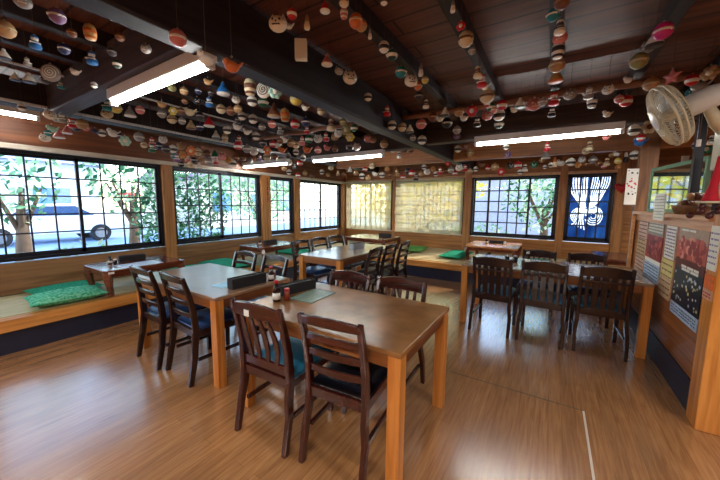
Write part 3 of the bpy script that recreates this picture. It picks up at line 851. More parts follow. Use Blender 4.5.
poster(2.86, 3.40, .54, 1.27, [(0, .13, bluel), (.13, .52, navyp), (.52, .62, darkr), (.62, .80, pinkr), (.80, 1, beige)], 'tall poster with red food picture over a navy grid of dishes, nearest large poster',
       marks=multi(blobs([pinkr, rede, plain('poster_peach', rgb(228, 150, 130), .5)], .63, .82, 60, .015, .045, 4), blobs([wht, yel, bluel], .16, .46, 42, .008, .017, 11, 'dish_pictures'),
                   textrows(wht, .50, .56, 2, .018, .08, .2, 12, -.7, .5), textrows(M['ink'], .02, .11, 3, .006, .01, .05, 13), textrows(wht, .90, .93, 1, .014, .1, .18, 14, -.2, .8)))
poster(2.77, 2.84, .97, 1.28, [(0, 1, wht)], 'white notice with grey print next to the end post', 'notice', cat='notice', marks=textrows(plain('grey_ink', rgb(120, 120, 140), .6), .1, .9, 6, .01, .008, .02, 15))
# flyers on the end post
poster(2.62, 2.74, 1.0, 1.27, [(0, 1, wht)], 'white flyer with violet print on the end post', 'flyer', x=PX - .0228, cat='flyer', marks=textrows(plain('violet_ink2', rgb(130, 110, 170), .6), .1, .9, 6, .01, .01, .03, 16))
poster(2.62, 2.74, .82, .97, [(0, .4, tan2), (.4, 1, org)], 'orange and white flyer low on the end post', 'flyer', x=PX - .0228, cat='flyer', marks=textrows(M['red'], .05, .3, 2, .01, .01, .03, 17))
# white notice hanging over the shelf
poster(3.66, 3.98, 1.26, 1.50, [(0, 1, wht)], 'white handwritten notice hanging over the edge of the shelf', 'notice', x=PX - .0385, cat='notice', marks=textrows(plain('grey_green_ink', rgb(150, 165, 155), .6), .05, .95, 8, .008, .01, .05, 18))
# hanging scroll at far post
def scroll():
    t = thing('hanging_scroll', (.80, 4.92, 1.40), 'narrow white hanging scroll with red and black painting beside the wooden post', 'scroll')
    MB().box((-.055, -.003, 0), (.055, .003, .44)).build('paper_panel', M['paper'], t)
    MB().tube([(-.065, 0, .44), (.065, 0, .44)], .006, 8).build('rod', M['darkpost'], t)
    MB().tube([(-.06, 0, .0), (.06, 0, .0)], .007, 8).build('rod', M['darkpost'], t)
    m = MB(); rnd = random.Random(4)
    for i in range(22):
        x, z, r = rnd.uniform(-.045, .045), rnd.choice([rnd.uniform(.12, .2), rnd.uniform(.36, .42), rnd.uniform(.2, .4)]), rnd.uniform(.004, .013)
        m.add([(x + r * cos(a * pi / 3), -.0036 - i * .00001, z + r * sin(a * pi / 3)) for a in range(6)], [tuple(range(6))], 0 if z < .21 or z > .35 else 1)
    m.build('brush_painting', [M['ink'], plain('vermilion', rgb(206, 60, 60), .5)], t)
    MB().tube([(0, 0, .44), (0, .005, .60)], .0015, 5).build('cord', M['cord'], t)
scroll()
# red heart on the back post
def heart():
    t = thing('heart_ornament', (1.05, YB - .062, 1.72), 'red heart ornament hanging on the post right of the indigo curtain', 'ornament')
    vs = []; N = 26
    for k in range(N):
        a = 2 * pi * k / N
        x = .11 * sin(a) ** 3; z = .0068 * (13 * cos(a) - 5 * cos(2*a) - 2 * cos(3*a) - cos(4*a))
        vs.append((x, z))
    m = MB(); m.add([(x, -.0, z) for x, z in vs] + [(x * .8, -.03, z * .8) for x, z in vs] + [(x * .4, -.042, z * .4) for x, z in vs],
        [tuple(reversed(range(N)))[::-1]] + [(i, (i+1) % N, N + (i+1) % N, N + i) for i in range(N)] + [(N + i, N + (i+1) % N, 2*N + (i+1) % N, 2*N + i) for i in range(N)] + [tuple(2*N + i for i in range(N))], 0, True)
    m.build('heart_body', M['red'], t)
    MB().tube([(0, -.008, .05), (0, -.005, .22)], .003, 5).build('cord', M['cord'], t)
heart()
# brown carved bells heap on shelf
def basket():
    t = thing('bell_basket', (PX + .03, 3.31, 1.326), 'brown basket heaped with small brown clay bells on the shelf', 'basket')
    MB().lathe([(.09, 0), (.11, .05), (.115, .07), (.10, .07), (.085, .01)], 16).build('basket_body', M['bamboo'], t)
    rnd = random.Random(8); k = 0
    for i in range(14):
        a = rnd.uniform(0, 6.28); r = rnd.uniform(0, .075); z = .075 + (.055 if r < .04 else .0) + rnd.uniform(0, .015)
        o = MB().ball((r * cos(a), r * sin(a), z), rnd.uniform(.02, .03), 0, n=10, m=6).build('clay_bell', plain('bell_brown_%d' % (i % 3), rgb(*[(150, 104, 70), (110, 66, 46), (190, 150, 110)][i % 3]), .5), t)
basket()
def red_orn():
    t = thing('red_cloth_ornament', (.755, 2.52, 1.41), 'red cloth cone ornament ringed with dark brown bells, at the right picture edge', 'ornament')
    RC = plain('red_cloth', rgb(196, 24, 48), .8)
    pts = [(0, -.10, .36), (0, -.06, .24), (0, -.02, .13), (0, 0, .05), (0, 0, 0)]
    MB().tube([(0, -.07, .30), (.0, -.05, .20), (0, -.02, .11), (0, 0, .04), (0, 0, 0)], [.014, .018, .022, .036, .046], 14).build('cloth_cone', RC, t)
    MB().tube([(.062 * cos(a), .062 * sin(a), .0) for a in [2*pi*k/20 for k in range(20)]], .008, 6, closed=True).build('hoop', M['cream'], t)
    DB = plain('dark_bell_brown', rgb(70, 26, 28), .35)
    for i in range(11):
        a = 2 * pi * i / 11; r = .085 if i % 2 else .04; z = -.03 - .032 * (i % 3)
        b = MB().ball((r * cos(a), r * sin(a), z), .022, 0, n=10, m=6).build('dark_bell', DB, t)
        MB().tube([(r * cos(a), r * sin(a), z + .015), (.055 * cos(a), .055 * sin(a), .0)], .0015, 4).build('cord', M['cord'], b)
    t.scale = (.82, .82, .82)
    MB().tube([(0, -.07, .30), (0, -.07, 1.325)], .002, 5).build('hanging_cord', M['cord'], t)
red_orn()

# ------------------------------------------------------------------ wall fan
def fan():
    C = at_y(665, 117, 2.25)
    t = thing('wall_fan', C, 'white wall fan with round wire cage on a cream bracket at the upper right', 'fan')
    ax = Vector((-.905, .02, -.42)).normalized()     # facing direction
    q = ax.to_track_quat('Z', 'Y').to_matrix()
    def T(p): return tuple(q @ Vector(p))
    Rr = .16
    m = MB()
    def ring(r, z, th): m.tube([T((r * cos(2*pi*k/36), r * sin(2*pi*k/36), z)) for k in range(36)], th, 6, closed=True)
    ring(Rr, 0, .006); ring(Rr, -.025, .005); ring(Rr * .55, .034, .003); ring(.05, .040, .005); ring(Rr * .9, -.05, .0025); ring(.06, -.07, .005)
    for k in range(56):
        a = 2*pi*k/56; c, s = cos(a), sin(a)
        m.tube([T((.05*c, .05*s, .040)), (T((Rr*.55*c, Rr*.55*s, .034))), T((Rr*.93*c, Rr*.93*s, .018)), T((Rr*c, Rr*s, 0)), T((Rr*c, Rr*s, -.03)), T((Rr*.9*c, Rr*.9*s, -.05)), T((.06*c, .06*s, -.07))], .0019, 4)
    m.build('wire_cage', M['cream'], t)
    m = MB()
    n = 20
    vs = []; fs = []
    for j, (r, z) in enumerate(((.0001, .047), (.045, .045), (.052, .037))):
        for k in range(n): vs.append(T((r * cos(2*pi*k/n), r * sin(2*pi*k/n), z)))
    for j in range(2):
        for k in range(n): fs.append((j*n+k, j*n+(k+1) % n, (j+1)*n+(k+1) % n, (j+1)*n+k))
    m.add(vs, fs, 0, True).build('cage_badge', M['white'], t)
    for b in range(3):
        vs = []; fs = []
        for i in range(7):
            r = .03 + .115 * i / 6
            for j in range(7):
                a = 2*pi*b/3 + (-.15 - .55 * (i/6) ** .6 + (.3 + 1.1 * (i/6) ** .6) * j / 6)
                vs.append(T((r * cos(a), r * sin(a), -.035 + .03 * (j / 6))))
        for i in range(6):
            for j in range(6): fs.append((i*7+j, (i+1)*7+j, (i+1)*7+j+1, i*7+j+1))
        o = MB().add(vs, fs, 0, True).build('blade', plain('pale_blade', rgb(196, 200, 196), .3), t)
        sm = o.modifiers.new('solid', 'SOLIDIFY'); sm.thickness = .003
    MB().tube([T((0, 0, -.06)), T((0, 0, .02))], .028, 14).build('hub', M['cream'], t)
    MB().tube([T((0, 0, -.072)), T((0, 0, -.085)), T((0, 0, -.18)), T((0, 0, -.215)), T((0, 0, -.225))], [.045, .055, .055, .045, .02], 20).build('motor_housing', M['white'], t)
    w1 = T((0, 0, -.17))
    px, py_, pz = PX - .02 - C.x, 2.66 - C.y, 0
    e = Vector((px - .02, py_, -.03))
    MB().tube([Vector(w1) + Vector((0, 0, -.05)), Vector((w1[0] + .05, w1[1] + .04, w1[2] - .12)), e + Vector((-.02, 0, 0))], [.022, .03, .026], 10).build('neck', M['cream'], t)
    MB().box(tuple(e + Vector((-.04, -.055, -.22))), tuple(e + Vector((.018, .055, .08)))).build('wall_bracket', M['cream'], t, .012)
    p0 = Vector(T((-.0, -.0, -.15))) + Vector((0, 0, -.062))
    MB().tube([p0, p0 + Vector((0, -.0, -.13))], .002, 5).build('pull_cord', M['cord'], t)
    MB().box(tuple(p0 + Vector((-.008, -.008, -.165))), tuple(p0 + Vector((.008, .008, -.13)))).build('pull_handle', M['white'], t, .003)
fan()

# ------------------------------------------------------------------ hanging clay bells
PAL = {
 'white': (236, 232, 222), 'cream': (216, 200, 164), 'tan': (176, 136, 92), 'brown': (110, 66, 46), 'grey': (150, 148, 146), 'dark': (52, 44, 48),
 'navy': (30, 42, 86), 'blue': (28, 104, 176), 'teal': (24, 128, 140), 'green': (24, 104, 66), 'darkgreen': (20, 60, 50), 'mint': (166, 214, 200), 'olive': (140, 138, 84),
 'orange': (206, 108, 46), 'amber': (190, 146, 84), 'yellow': (218, 196, 90), 'red': (196, 28, 38), 'pink': (206, 120, 116), 'magenta': (206, 40, 132), 'purple': (120, 84, 128), 'black': (24, 22, 26)}
SEC = {'white': 'dark', 'cream': 'brown', 'tan': 'cream', 'brown': 'tan', 'grey': 'white', 'dark': 'grey', 'navy': 'white', 'blue': 'white', 'teal': 'white', 'green': 'white', 'darkgreen': 'white',
 'mint': 'white', 'olive': 'cream', 'orange': 'cream', 'amber': 'orange', 'yellow': 'white', 'red': 'white', 'pink': 'white', 'magenta': 'white', 'purple': 'white', 'black': 'white'}
def bmat(c): return plain('clay_' + c, rgb(*PAL[c]), .45, var=.2, vscale=45)
KINDS = {'r': 'round bell', 'c': 'cone bell', 'k': 'cat face bell', 'd': 'doll bell', 'f': 'flower bell', 's': 'spiral disc bell', 'b': 'barrel bell', 'x': 'block shaped chime', 't': 'star bell', 'w': 'bird bell', 'l': 'long bell'}
CAT = {}
def bell_mesh(k, c):
    if (k, c) in CAT: return CAT[(k, c)]
    m = MB(); c2 = SEC[c]; n = 14
    if k == 'r':
        pr = [(.001, -.95), (.5, -.85), (.86, -.5), (.97, -.10), (.97, .05), (.86, .45), (.55, .8), (.22, .93), (.16, 1.0), (.001, 1.02)]
        m.lathe(pr, n, mis=[0, 0, 1 if c in ('red', 'white', 'green', 'darkgreen', 'blue') and hash(c) % 2 else 0, 1, 0, 0, 0, 0, 0])
        m.box((-.75, -.99, -.22), (.75, -.30, -.13), 1); m.ball((-.75, -.6, -.17), .13, 1, n=8, m=5); m.ball((.75, -.6, -.17), .13, 1, n=8, m=5)
    elif k == 'c':
        m.lathe([(.001, -.8), (.95, -.85), (1.0, -.7), (.72, -.1), (.42, .4), (.25, .62), (.001, .7)], n, mis=[1, 1, 0, 0, 0, 0]); m.ball((0, 0, .72), .3, 0, n=10, m=6)
    elif k == 'k':
        m.ball((0, 0, 0), .95, 0, 1.05, .8, .85, 14, 9)
        for s in (-1, 1):
            m.lathe([(.32, .45), (.001, 1.05)], 8, 0, (s * .55, 0, 0)); m.ball((s * .36, -.66, .15), .13, 1, n=8, m=5)
        m.ball((0, -.76, -.08), .09, 1, n=8, m=5); m.box((-.4, -.76, -.38), (.4, -.55, -.31), 1)
    elif k == 'd':
        m.lathe([(.001, -1), (.7, -.95), (.78, -.7), (.62, -.1), (.35, .12), (.001, .15)], n, 0); m.ball((0, 0, .45), .46, 1, n=12, m=8)
        m.lathe([(.50, .55), (.42, .85), (.15, 1.0), (.001, 1.02)], n, 0); m.box((-.64, -.7, -.35), (.64, -.3, -.2), 1)
        m.ball((-.16, -.42, .48), .06, 0, n=6, m=4); m.ball((.16, -.42, .48), .06, 0, n=6, m=4)
    elif k == 'f':
        for i in range(6):
            a = i * pi / 3; m.ball((.6 * cos(a), 0, .6 * sin(a)), .42, 0, 1, .6, 1, 9, 6)
        m.ball((0, -.12, 0), .42, 1, n=10, m=6)
    elif k == 's':
        m.ball((0, 0, 0), 1, 0, 1, .38, 1, 18, 10)
        m.tube([(.82 * (1 - i / 60) * cos(i * .33), -.40 * (1 - .5 * (1 - i / 60) ** 2) + .0, .82 * (1 - i / 60) * sin(i * .33)) for i in range(56)], .045, 5, 1)
    elif k == 'b':
        m.lathe([(.001, -.95), (.55, -.95), (.72, -.4), (.72, .4), (.52, .85), (.2, 1), (.001, 1)], n, 0)
        m.lathe([(.735, -.28), (.745, 0), (.735, .28)], n, 1); m.lathe([(.57, -.93), (.66, -.66)], n, 1)
    elif k == 'x':
        m.box((-.62, -.35, -1), (.62, .35, 1), 0); m.box((-.5, -.38, -.85), (.5, -.36, .85), 0); m.box((-.2, -.1, 1), (.2, .1, 1.12), 1)
    elif k == 't':
        N = 10; P = [((1 if i % 2 == 0 else .5) * sin(i * pi / 5), (1 if i % 2 == 0 else .5) * cos(i * pi / 5)) for i in range(N)]
        m.add([(x, -.12, z) for x, z in P] + [(x, .12, z) for x, z in P] + [(0, -.36, 0), (0, .36, 0)],
              [(i, (i+1) % N, 2*N) for i in range(N)] + [(N + (i+1) % N, N + i, 2*N+1) for i in range(N)] + [(i, N + i, N + (i+1) % N, (i+1) % N) for i in range(N)])
    elif k == 'w':
        m.ball((0, 0, -.1), .8, 0, 1.05, .75, .8, 12, 8); m.ball((-.6, 0, .42), .42, 0, n=10, m=7); m.lathe([(.14, 0), (.001, .34)], 6, 1, (-.9, 0, .3))
        m.sweep([(.5, 0, -.1), (1.0, 0, .25), (1.25, 0, .55)], (0, 1, 0), [.5, .4, .25], [.35, .22, .1]); m.ball((-.72, -.34, .5), .09, 1, n=6, m=4)
    elif k == 'l':
        m.lathe([(.001, -1.1), (.42, -1.1), (.5, -.8), (.36, 0), (.3, .6), (.14, 1), (.001, 1.02)], 12, mis=[1, 1, 1, 0, 0, 0])
    # hanger loop
    m.tube([(.10 * cos(a), 0, 1.06 + .10 * sin(a)) for a in [2*pi*q/8 for q in range(8)]], .03, 4, 1, closed=True)
    CAT[(k, c)] = m.mesh('bell_' + k + '_' + c, [bmat(c), bmat(c2)]); return CAT[(k, c)]
cordm = MB().tube([(0, 0, 0), (0, 0, 1)], 1., 5).mesh('cord', M['cord'])

# footprints of what hangs low: (x0,x1,y0,y1,bottom z)
LOWS = [(-1.64, -1.50, -3, 8, 2.14), (-4.14, -3.95, -3, 8, 2.21), (-3.97, -1.64, .93, 1.07, 2.18), (-1.50, 4, 3.98, 4.12, 2.18), (-3.97, -1.64, 4.14, 4.28, 2.18), (-5.1, -4.14, 4.14, 4.28, 2.18),
        (-1.50, 4, 5.36, 5.50, 2.13), (-3.97, -1.64, 5.36, 5.50, 2.13), (-1.50, 4, 3.24, 3.30, 2.315), (-1.50, .9, 4.52, 4.58, 2.30), (-3.97, -1.64, 3.17, 3.23, 2.318)]
RX = [-4.85, -4.4, -3.52, -3.07, -2.62, -2.17, -1.0, -.53, -.05, .50, 1.0, 1.5, 2.0, 2.6]
LAMPS = [(-2.15, 1.0, 1.22), (-.15, 3.86, 1.36), (-2.82, 4.05, 1.36), (-4.43, 3.82, 1.20)]
def ceil_at(x, y, r=0.):
    z = ZC
    for rx in RX:
        if abs(x - rx) < .037: z = min(z, 2.40)
    zz = z
    for a, b, c, d, q in LOWS:
        if a - r < x < b + r and c - r < y < d + r:
            zz = min(zz, q)
            if a < x < b and c < y < d: z = min(z, q)
    for lx, ly, L in LAMPS:
        if abs(x - lx) < L/2 + r and abs(y - ly) < .09 + r: zz = min(zz, 2.06); z = min(z, 2.13) if False else z
    return z, zz
BELLS = []
def add_bells(row, plane, txt):
    """txt: px py radius kind colour ; plane: ('z',v) or ('x',v) or ('y',v)"""
    for ln in txt.strip().split(';'):
        q = ln.split()
        if len(q) < 5: continue
        px, py, rp = map(float, q[:3]); k, c = q[3], q[4]
        pl = plane
        if len(q) > 5: pl = (q[5][0], float(q[5][1:]))
        BELLS.append((row, pl, px, py, rp, k, c))
add_bells('near left rafters', ('z', 2.26), '''
23 2 7 k grey;57 16 7 r purple;90 32 7 b amber;5 29 8 r tan;35 42 6 d blue;64 49 5 r navy;92 58 6 d blue;125 17 9 k grey;155 22 5 d cream;178 38 8 r pink;120 37 4 r brown;
146 49 5 k grey;4 54 5 c white;27 62 4 d grey;51 73 8 s grey;75 72 4 w white;117 64 4 r darkgreen;94 85 3 r white;15 77 4 c white;29 78 5 c white;46 80 4 r dark;61 85 3.5 d teal;
92 2 4 k pink;112 52 4 r dark;72 33 4 r brown''')
add_bells('ceiling beyond the near lamp', ('z', 2.26), '''
107 105 5 d teal;107 114 5 k cream;116 108 5 r yellow;130 112 5 c grey;140 110 4 r pink;162 105 4 w tan;173 111 4 f yellow;172 119 4.5 r cream;162 114 4 r grey;190 112 5 w cream;191 125 4.5 c cream;
182 121 3.5 r grey;200 127 3.5 r navy;209 122 5 c red;200 116 4 r dark;216 135 4 c white;225 138 4 b tan;227 130 4 r white;237 127 4 w white;239 140 4 d red;197 101 4 k black;209 102 4.5 d blue;
221 109 4.5 r cream;231 111 4.5 r brown;238 109 4 r tan;223 89 6 c blue;208 82 4 w tan;184 91 4 r tan;172 88 4 k olive;185 101 3 r brown;236 100 4 k white;242 116 4 r white;253 119 4.5 r white;
262 127 3.5 r grey;272 124 4 r pink;280 130 4 d grey;247 132 3.5 w white;256 136 4 r white;238 120 3 r dark;181 111 3.5 r brown;211 93 3 r dark;198 91 3 r navy''')
add_bells('big dark main beam', ('z', 2.22), '''
206 59 8 w white z1.94;232 66 8 w orange z1.98;250 87 7.5 b cream;264 90 8.5 s white;275 92 6.5 f mint;252 101 5 r white;263 102 5 r green;274 111 6.5 c brown;296 99 6 r yellow;285 115 6 b amber;305 108 3.5 w white;
321 111 4 r cream;295 124 4.5 r red;306 122 4.5 r navy;307 130 3.5 d red;331 125 5.5 d cream;338 134 4 k white;346 130 5 f olive;350 137 4.5 f yellow;335 137 4 k tan;326 137 4 d red;318 139 5 k white;
309 139 4 r green;302 141 4 d pink;291 143 4 r tan;296 145 3.5 r cream;284 140 4 w white;277 145 4 w white;273 144 3.5 r red;343 122 3.5 r olive;354 128 3.5 r green;357 147 4 k white;350 146 4 r dark''')
add_bells('boarded ceiling right of main beam', ('z', 2.28), '''
278 24 9 k white;289 26 4 w white;292 14 5 r red;307 22 6 l tan;325 7 5 c red;344 2 5 r cream;344 13 5 b pink;356 21 7 r orange;301 50 9 x white;327 60 5.5 c pink;339 71 4.5 k grey;350 78 7 k white''')
add_bells('first rafter right of main beam', ('z', 2.28), '''
361 25 6 r amber;370 34 4 l grey;384 47 5.5 r white;392 55 5.5 r darkgreen;401 72 5.5 r teal;411 81 6.5 k white;418 86 4 r orange;425 80 3.5 r yellow;421 70 5 l grey;426 104 4 d white;384 1 4 r white;
368 97 4 r white;387 111 4.5 d red;419 96 4 r dark''')
add_bells('second rafter right of main beam', ('z', 2.28), '''
453 6 5 l grey;461 26 4.5 f red;466 39 7.5 r cream;472 51 3.5 r grey;478 72 5.5 d cream;482 81 6 d red;485 87 4 w white;487 96 7 r cream;487 104 3 r red;491 107 4 r green''')
add_bells('third rafter right of main beam', ('z', 2.28), '''
562 2 7 r brown;553 15 6 r teal;560 27 6.5 d white;560 38 6.5 k pink;558 50 7.5 b white;557 65 7 r tan;556 76 6.5 c amber;554 99 6 d red;552 112 4.5 d black''')
add_bells('fourth rafter, nearest the fan', ('z', 2.28), '''
663 31 8 r magenta;655 39 7.5 c white;648 47 6.5 k grey;639 61 7.5 r olive;643 59 4.5 r blue;628 80 4 w white;651 84 6.5 r tan;672 77 7.5 t pink;692 80 5.5 r red;699 86 7 w grey;710 73 7 f tan;692 93 5 k teal''')
add_bells('brown cross pole', ('z', 2.25), '''
433 117 4.5 r brown;440 119 3.5 w white;445 112 4.5 c white;447 123 5 r black;459 112 4.5 r tan;472 111 5.5 f red;464 118 4 w white;457 130 4 r grey;457 136 3.5 k purple;477 122 4.5 d black;487 116 5 k pink;
502 105 5 r red;499 115 6.5 r white;494 110 3 r pink;499 124 4.5 r darkgreen;501 134 5 r white;520 103 5 c white;514 110 3.5 w white;534 105 6.5 k pink;528 108 2.5 r pink;543 102 4 r grey;570 95 5.5 k grey;
589 93 5.5 d grey;592 102 5.5 b navy;608 90 5 k white;626 101 5.5 r red;619 99 4 r pink;607 114 4 w white;392 125 4.5 r white;402 127 4.5 r cream;410 129 4 c white;421 124 5 r pink;406 136 4.5 k pink;
413 138 3 r grey;422 140 4.5 r white;382 130 4 r dark;373 140 3.5 k tan;368 139 4 k pink;384 144 4 r tan;399 155 4 d white;404 150 3 k dark;432 149 3.5 r white;442 155 4 d grey;458 149 3.5 r white;466 147 4 k brown;
470 153 3.5 r tan;444 158 3 r white;412 159 4 f red;411 150 3 r brown;393 150 3 k grey''')
add_bells('fan side of the ceiling', ('z', 2.12), '''
634 130 5.5 r white;640 142 6 w blue;641 138 3.5 r red;649 127 7 f cream;606 138 3 w pink;590 146 4.5 d cream;586 151 3.5 r cream;547 147 4 d red;546 155 4 c grey;508 155 3.5 k purple;506 147 3 r white;685 160 4 x white;698 145 4.5 r white;707 149 6.5 f green;700 153 5 w pink;712 140 4.5 d white''')
add_bells('beam before the back windows', ('y', 5.34), '''
362 176 3 r white;368 178 3 r tan;375 174 3.5 w white;382 175 3 r white;390 175 2.5 r brown;397 173 3.5 d tan;403 177 2.5 r red;408 171 3 r dark;412 173 3.5 r red;416 177 3.5 d black;421 174 2.5 r tan;427 172 3.5 k white;433 169 2.5 r amber;
436 174 2.5 r white;440 171 3.5 d red;446 171 3 r brown;451 170 3 r grey;455 173 2.5 r red;459 168 3.5 k white;465 168 3 d red;470 171 2.5 r tan;476 169 2.5 r white;482 165 3.5 w brown;488 168 2.5 r red;495 167 3.5 r tan;
501 172 3.5 f red;510 166 3.5 k black;518 165 3.5 r red;525 168 3.5 d white;534 165 3.5 k green;542 160 2.5 r tan;545 167 2 r white;551 165 2.5 r white;555 162 4.5 l orange;561 163 4 w white;571 162 4 r white;578 165 3 f amber;
582 160 3.5 k grey;587 164 2.5 r brown;593 160 4 r grey;599 163 3 r brown;604 166 2.5 r pink;607 162 3.5 d cream;612 155 2.5 r tan;617 154 3 w white;618 161 3 r yellow;618 167 2.5 r amber;626 157 4.5 l white;635 155 4.5 r white;
372 166 3 r cream;350 170 3 c white;356 173 2.5 r tan;365 169 2.5 r red;344 174 2.5 r brown;331 168 3 k cream;338 173 2.5 d tan;347 167 3 r tan;387 169 2.5 r amber;424 167 2.5 r white;448 164 2.5 k red;520 172 2.5 r white''')
add_bells('beam over the left windows', ('x', -3.93), '''
22 107 3.5 r white;50 115 5 k white;56 119 3 r grey;62 118 4.5 d grey;67 114 4 r white;72 123 4.5 d red;67 130 4 c pink;59 134 4.5 c pink;45 138 4.5 k white;52 129 4.5 w mint;48 133 3 r teal;82 124 5 r tan;76 128 3.5 r dark;
86 128 3 r pink;102 133 3.5 r white;95 131 3 w navy;113 133 5 w white;120 136 2.5 r navy;125 141 5 f mint;139 137 4.5 r grey;144 145 3 r cream;152 142 4 d red;152 148 4 d green;163 140 4 k white;159 146 3.5 r navy;173 149 4 r white;
166 149 4 r dark;181 147 4 w tan;183 155 4 f amber;191 151 4.5 f orange;198 152 4 r cream;207 154 4 r brown;215 154 4 c green;222 157 4 k pink;177 158 4 d purple;188 158 3.5 d pink;194 160 3 r black;202 160 3 w tan;209 162 4 r grey;
216 161 3 d red;228 160 3.5 r amber;232 163 4 r white;199 166 3.5 c white;190 165 3 r cream;181 164 3 r black;174 156 3 r teal;236 158 3 r brown''')
add_bells('far corner above the rear lamps', ('z', 2.12), '''
238 146 4 r red;247 149 4 r grey;254 152 5 k white;267 150 4 f orange;267 157 4 r cream;260 158 3 d purple;282 150 4 w orange;275 157 3 r brown;288 155 3.5 d dark;296 152 3 r white;307 150 4.5 w orange;303 158 3 r white;
289 163 4 k white;284 168 3 r tan;295 166 3 d dark;300 163 3 r red;289 172 3 r white;312 176 3 r brown;318 150 3.5 r pink;327 148 3.5 w pink;335 149 3 r brown;243 158 3 r brown;250 161 3 k grey;280 141 3 r brown;
263 143 3.5 r dark;298 175 2.5 r red;305 173 2.5 r tan;322 172 2.5 r white;328 175 2.5 k tan''')
placed = []
OUT = []
for row, pl, px, py, rp, k, c in BELLS:
    best = None
    axis, val = pl
    for dz in (0, -.03, .03, -.06, .06, -.09, .09, -.12, -.15, -.18, -.22, -.26, -.30):
        for _ in range(1):
            v = val + dz if axis == 'z' else (val - dz * 1.5 if axis == 'y' else val - dz)
            p = at_z(px, py, v) if axis == 'z' else (at_y(px, py, v) if axis == 'y' else at_x(px, py, v))
            dep = -(ROT.transposed() @ (p - CP)).z
            r = rp * dep / F * 1.04
            r = max(.014, min(.062, r))
            zc, zlow = ceil_at(p.x, p.y, r)
            if p.z + r * 1.2 > min(zc, zlow) - .004: continue
            if p.x < XL + .07 + r or p.y > YB - .08: continue
            rc = r * (1.25 if k in 'wtfcs' else 1.08)
            if any((p - q).length < (rc + s) * 1.08 or math.hypot(p.x - q.x, p.y - q.y) < (s if q.z > p.z else rc) + .003 for q, s in placed): continue
            best = (p, r, zc); break
        if best: break
    if not best: continue
    p, r, zc = best
    placed.append((p, r * (1.25 if k in 'wtfcs' else 1.08))); OUT.append((row, px, py, k, c, p, r, zc))
# labels: colour + kind in its row, with order words where the look repeats
ORD = ['first', 'second', 'third', 'fourth', 'fifth', 'sixth', 'seventh', 'eighth', 'ninth', 'tenth', 'eleventh', 'twelfth']
CN = {'darkgreen': 'dark green', 'dark': 'dark grey', 'navy': 'navy blue', 'tan': 'tan'}
groups = {}
for i, b in enumerate(OUT): groups.setdefault((b[0], b[3], b[4]), []).append(i)
lab = {}
vert = ('rafter right of', 'rafter, nearest')
for (row, k, c), ids in groups.items():
    ids.sort(key=lambda i: OUT[i][1])
    for n, i in enumerate(ids):
        base = '%s %s' % (CN.get(c, c), KINDS[k])
        art = 'on the ' + row if 'ceiling' not in row and 'corner' not in row else ('in the ' if 'corner' in row else 'on the ') + row
        if len(ids) == 1: lab[i] = '%s hanging %s' % (base, art)
        elif len(ids) == 2: lab[i] = '%s hanging %s, %s of two' % (base, art, 'left' if n == 0 else 'right')
        else: lab[i] = '%s from left of the %ss %s' % (ORD[n], base, art)
for i, (row, px, py, k, c, p, r, zc) in enumerate(OUT):
    nm = 'clay_bell' if k != 'x' else 'hanging_chime'
    t = thing(nm, p, lab[i], 'bell' if k != 'x' else 'chime', 'clay bells, ' + row)
    rz = math.atan2(p.x, p.y) * -1 + random.uniform(-.5, .5)
    t.rotation_euler.z = rz
    b = bpy.data.objects.new('bell_body', bell_mesh(k, c)); COL.objects.link(b); b.parent = t; b.scale = (r, r, r)
    cd = bpy.data.objects.new('cord', cordm); COL.objects.link(cd); cd.parent = t
    top = (1.14 if k not in 'cxw' else (1.06 if k == 'c' else 1.1)) * r
    cd.location = (0, 0, top); cd.scale = (.001, .001, max(.005, zc - p.z - top - .001))
# string of dark paper cranes on the post between the left windows
def chain(x, y, z0, z1, n, label):
    t = thing('bead_string', (x, y, z1), label, 'ornament')
    MB().tube([(0, 0, 0), (0, 0, z0 - z1)], .0015, 5).build('cord', M['cord'], t)
    m = MB(); rnd = random.Random(5)
    for i in range(n):
        z = (z0 - z1) * (i + .5) / n; m = MB(); m.ball((.004 * rnd.uniform(-1, 1), .004, z), .013, 0, 1, 1, 1.1, 8, 6); m.build('bead', [M['ink'], M['red'], M['ink']][i % 3], t)
chain(XL + .085, 4.38, 1.40, 1.90, 14, 'string of dark beads hanging on the post between left windows')

# ------------------------------------------------------------------ outside
GR = plain('outside_ground', rgb(196, 192, 184), .9, var=.1, vscale=.8)
sbox('ground', (-60, -40, -.35), (60, 70, -.12), GR)['label'] = 'pale ground outside'
def foliage(name, cx, cy, cz, rx, ry, rz, n, cols, label, trunk=None, seed=0, size=.11):
    rnd = random.Random(seed); t = thing(name, (cx, cy, -.12), label, 'tree' if trunk else 'hedge', 'plants outside the windows')
    m = MB()
    for i in range(n):
        while True:
            u = Vector((rnd.uniform(-1, 1), rnd.uniform(-1, 1), rnd.uniform(-1, 1)))
            if u.length < 1 and rnd.random() < .25 + u.length: break
        p = Vector((u.x * rx, u.y * ry, cz + .12 + u.z * rz))
        a = Vector((rnd.uniform(-1, 1), rnd.uniform(-1, 1), rnd.uniform(-1, 1))).normalized(); b = a.cross(Vector((rnd.random(), rnd.random(), 1))).normalized()
        s = size * rnd.uniform(.6, 1.3)
        m.add([p - a * s, p + b * s * .5, p + a * s, p - b * s * .5], [(0, 1, 2, 3)], rnd.randrange(len(cols)))
    o = m.build('leaves', cols, t)
    if trunk:
        MB().tube([(0, 0, -.0), (.05, .03, trunk * .5), (.0, .05, trunk)], [.14, .11, .06], 8).build('trunk', plain('bark', rgb(96, 76, 60), .8), t)
        for k in range(5):
            a = k * 1.3; MB().tube([(0, .03, trunk * .6), (rx * .5 * cos(a), ry * .5 * sin(a), trunk * .6 + rz * .7)], [.05, .02], 6).build('branch', plain('bark', rgb(96, 76, 60), .8), t)
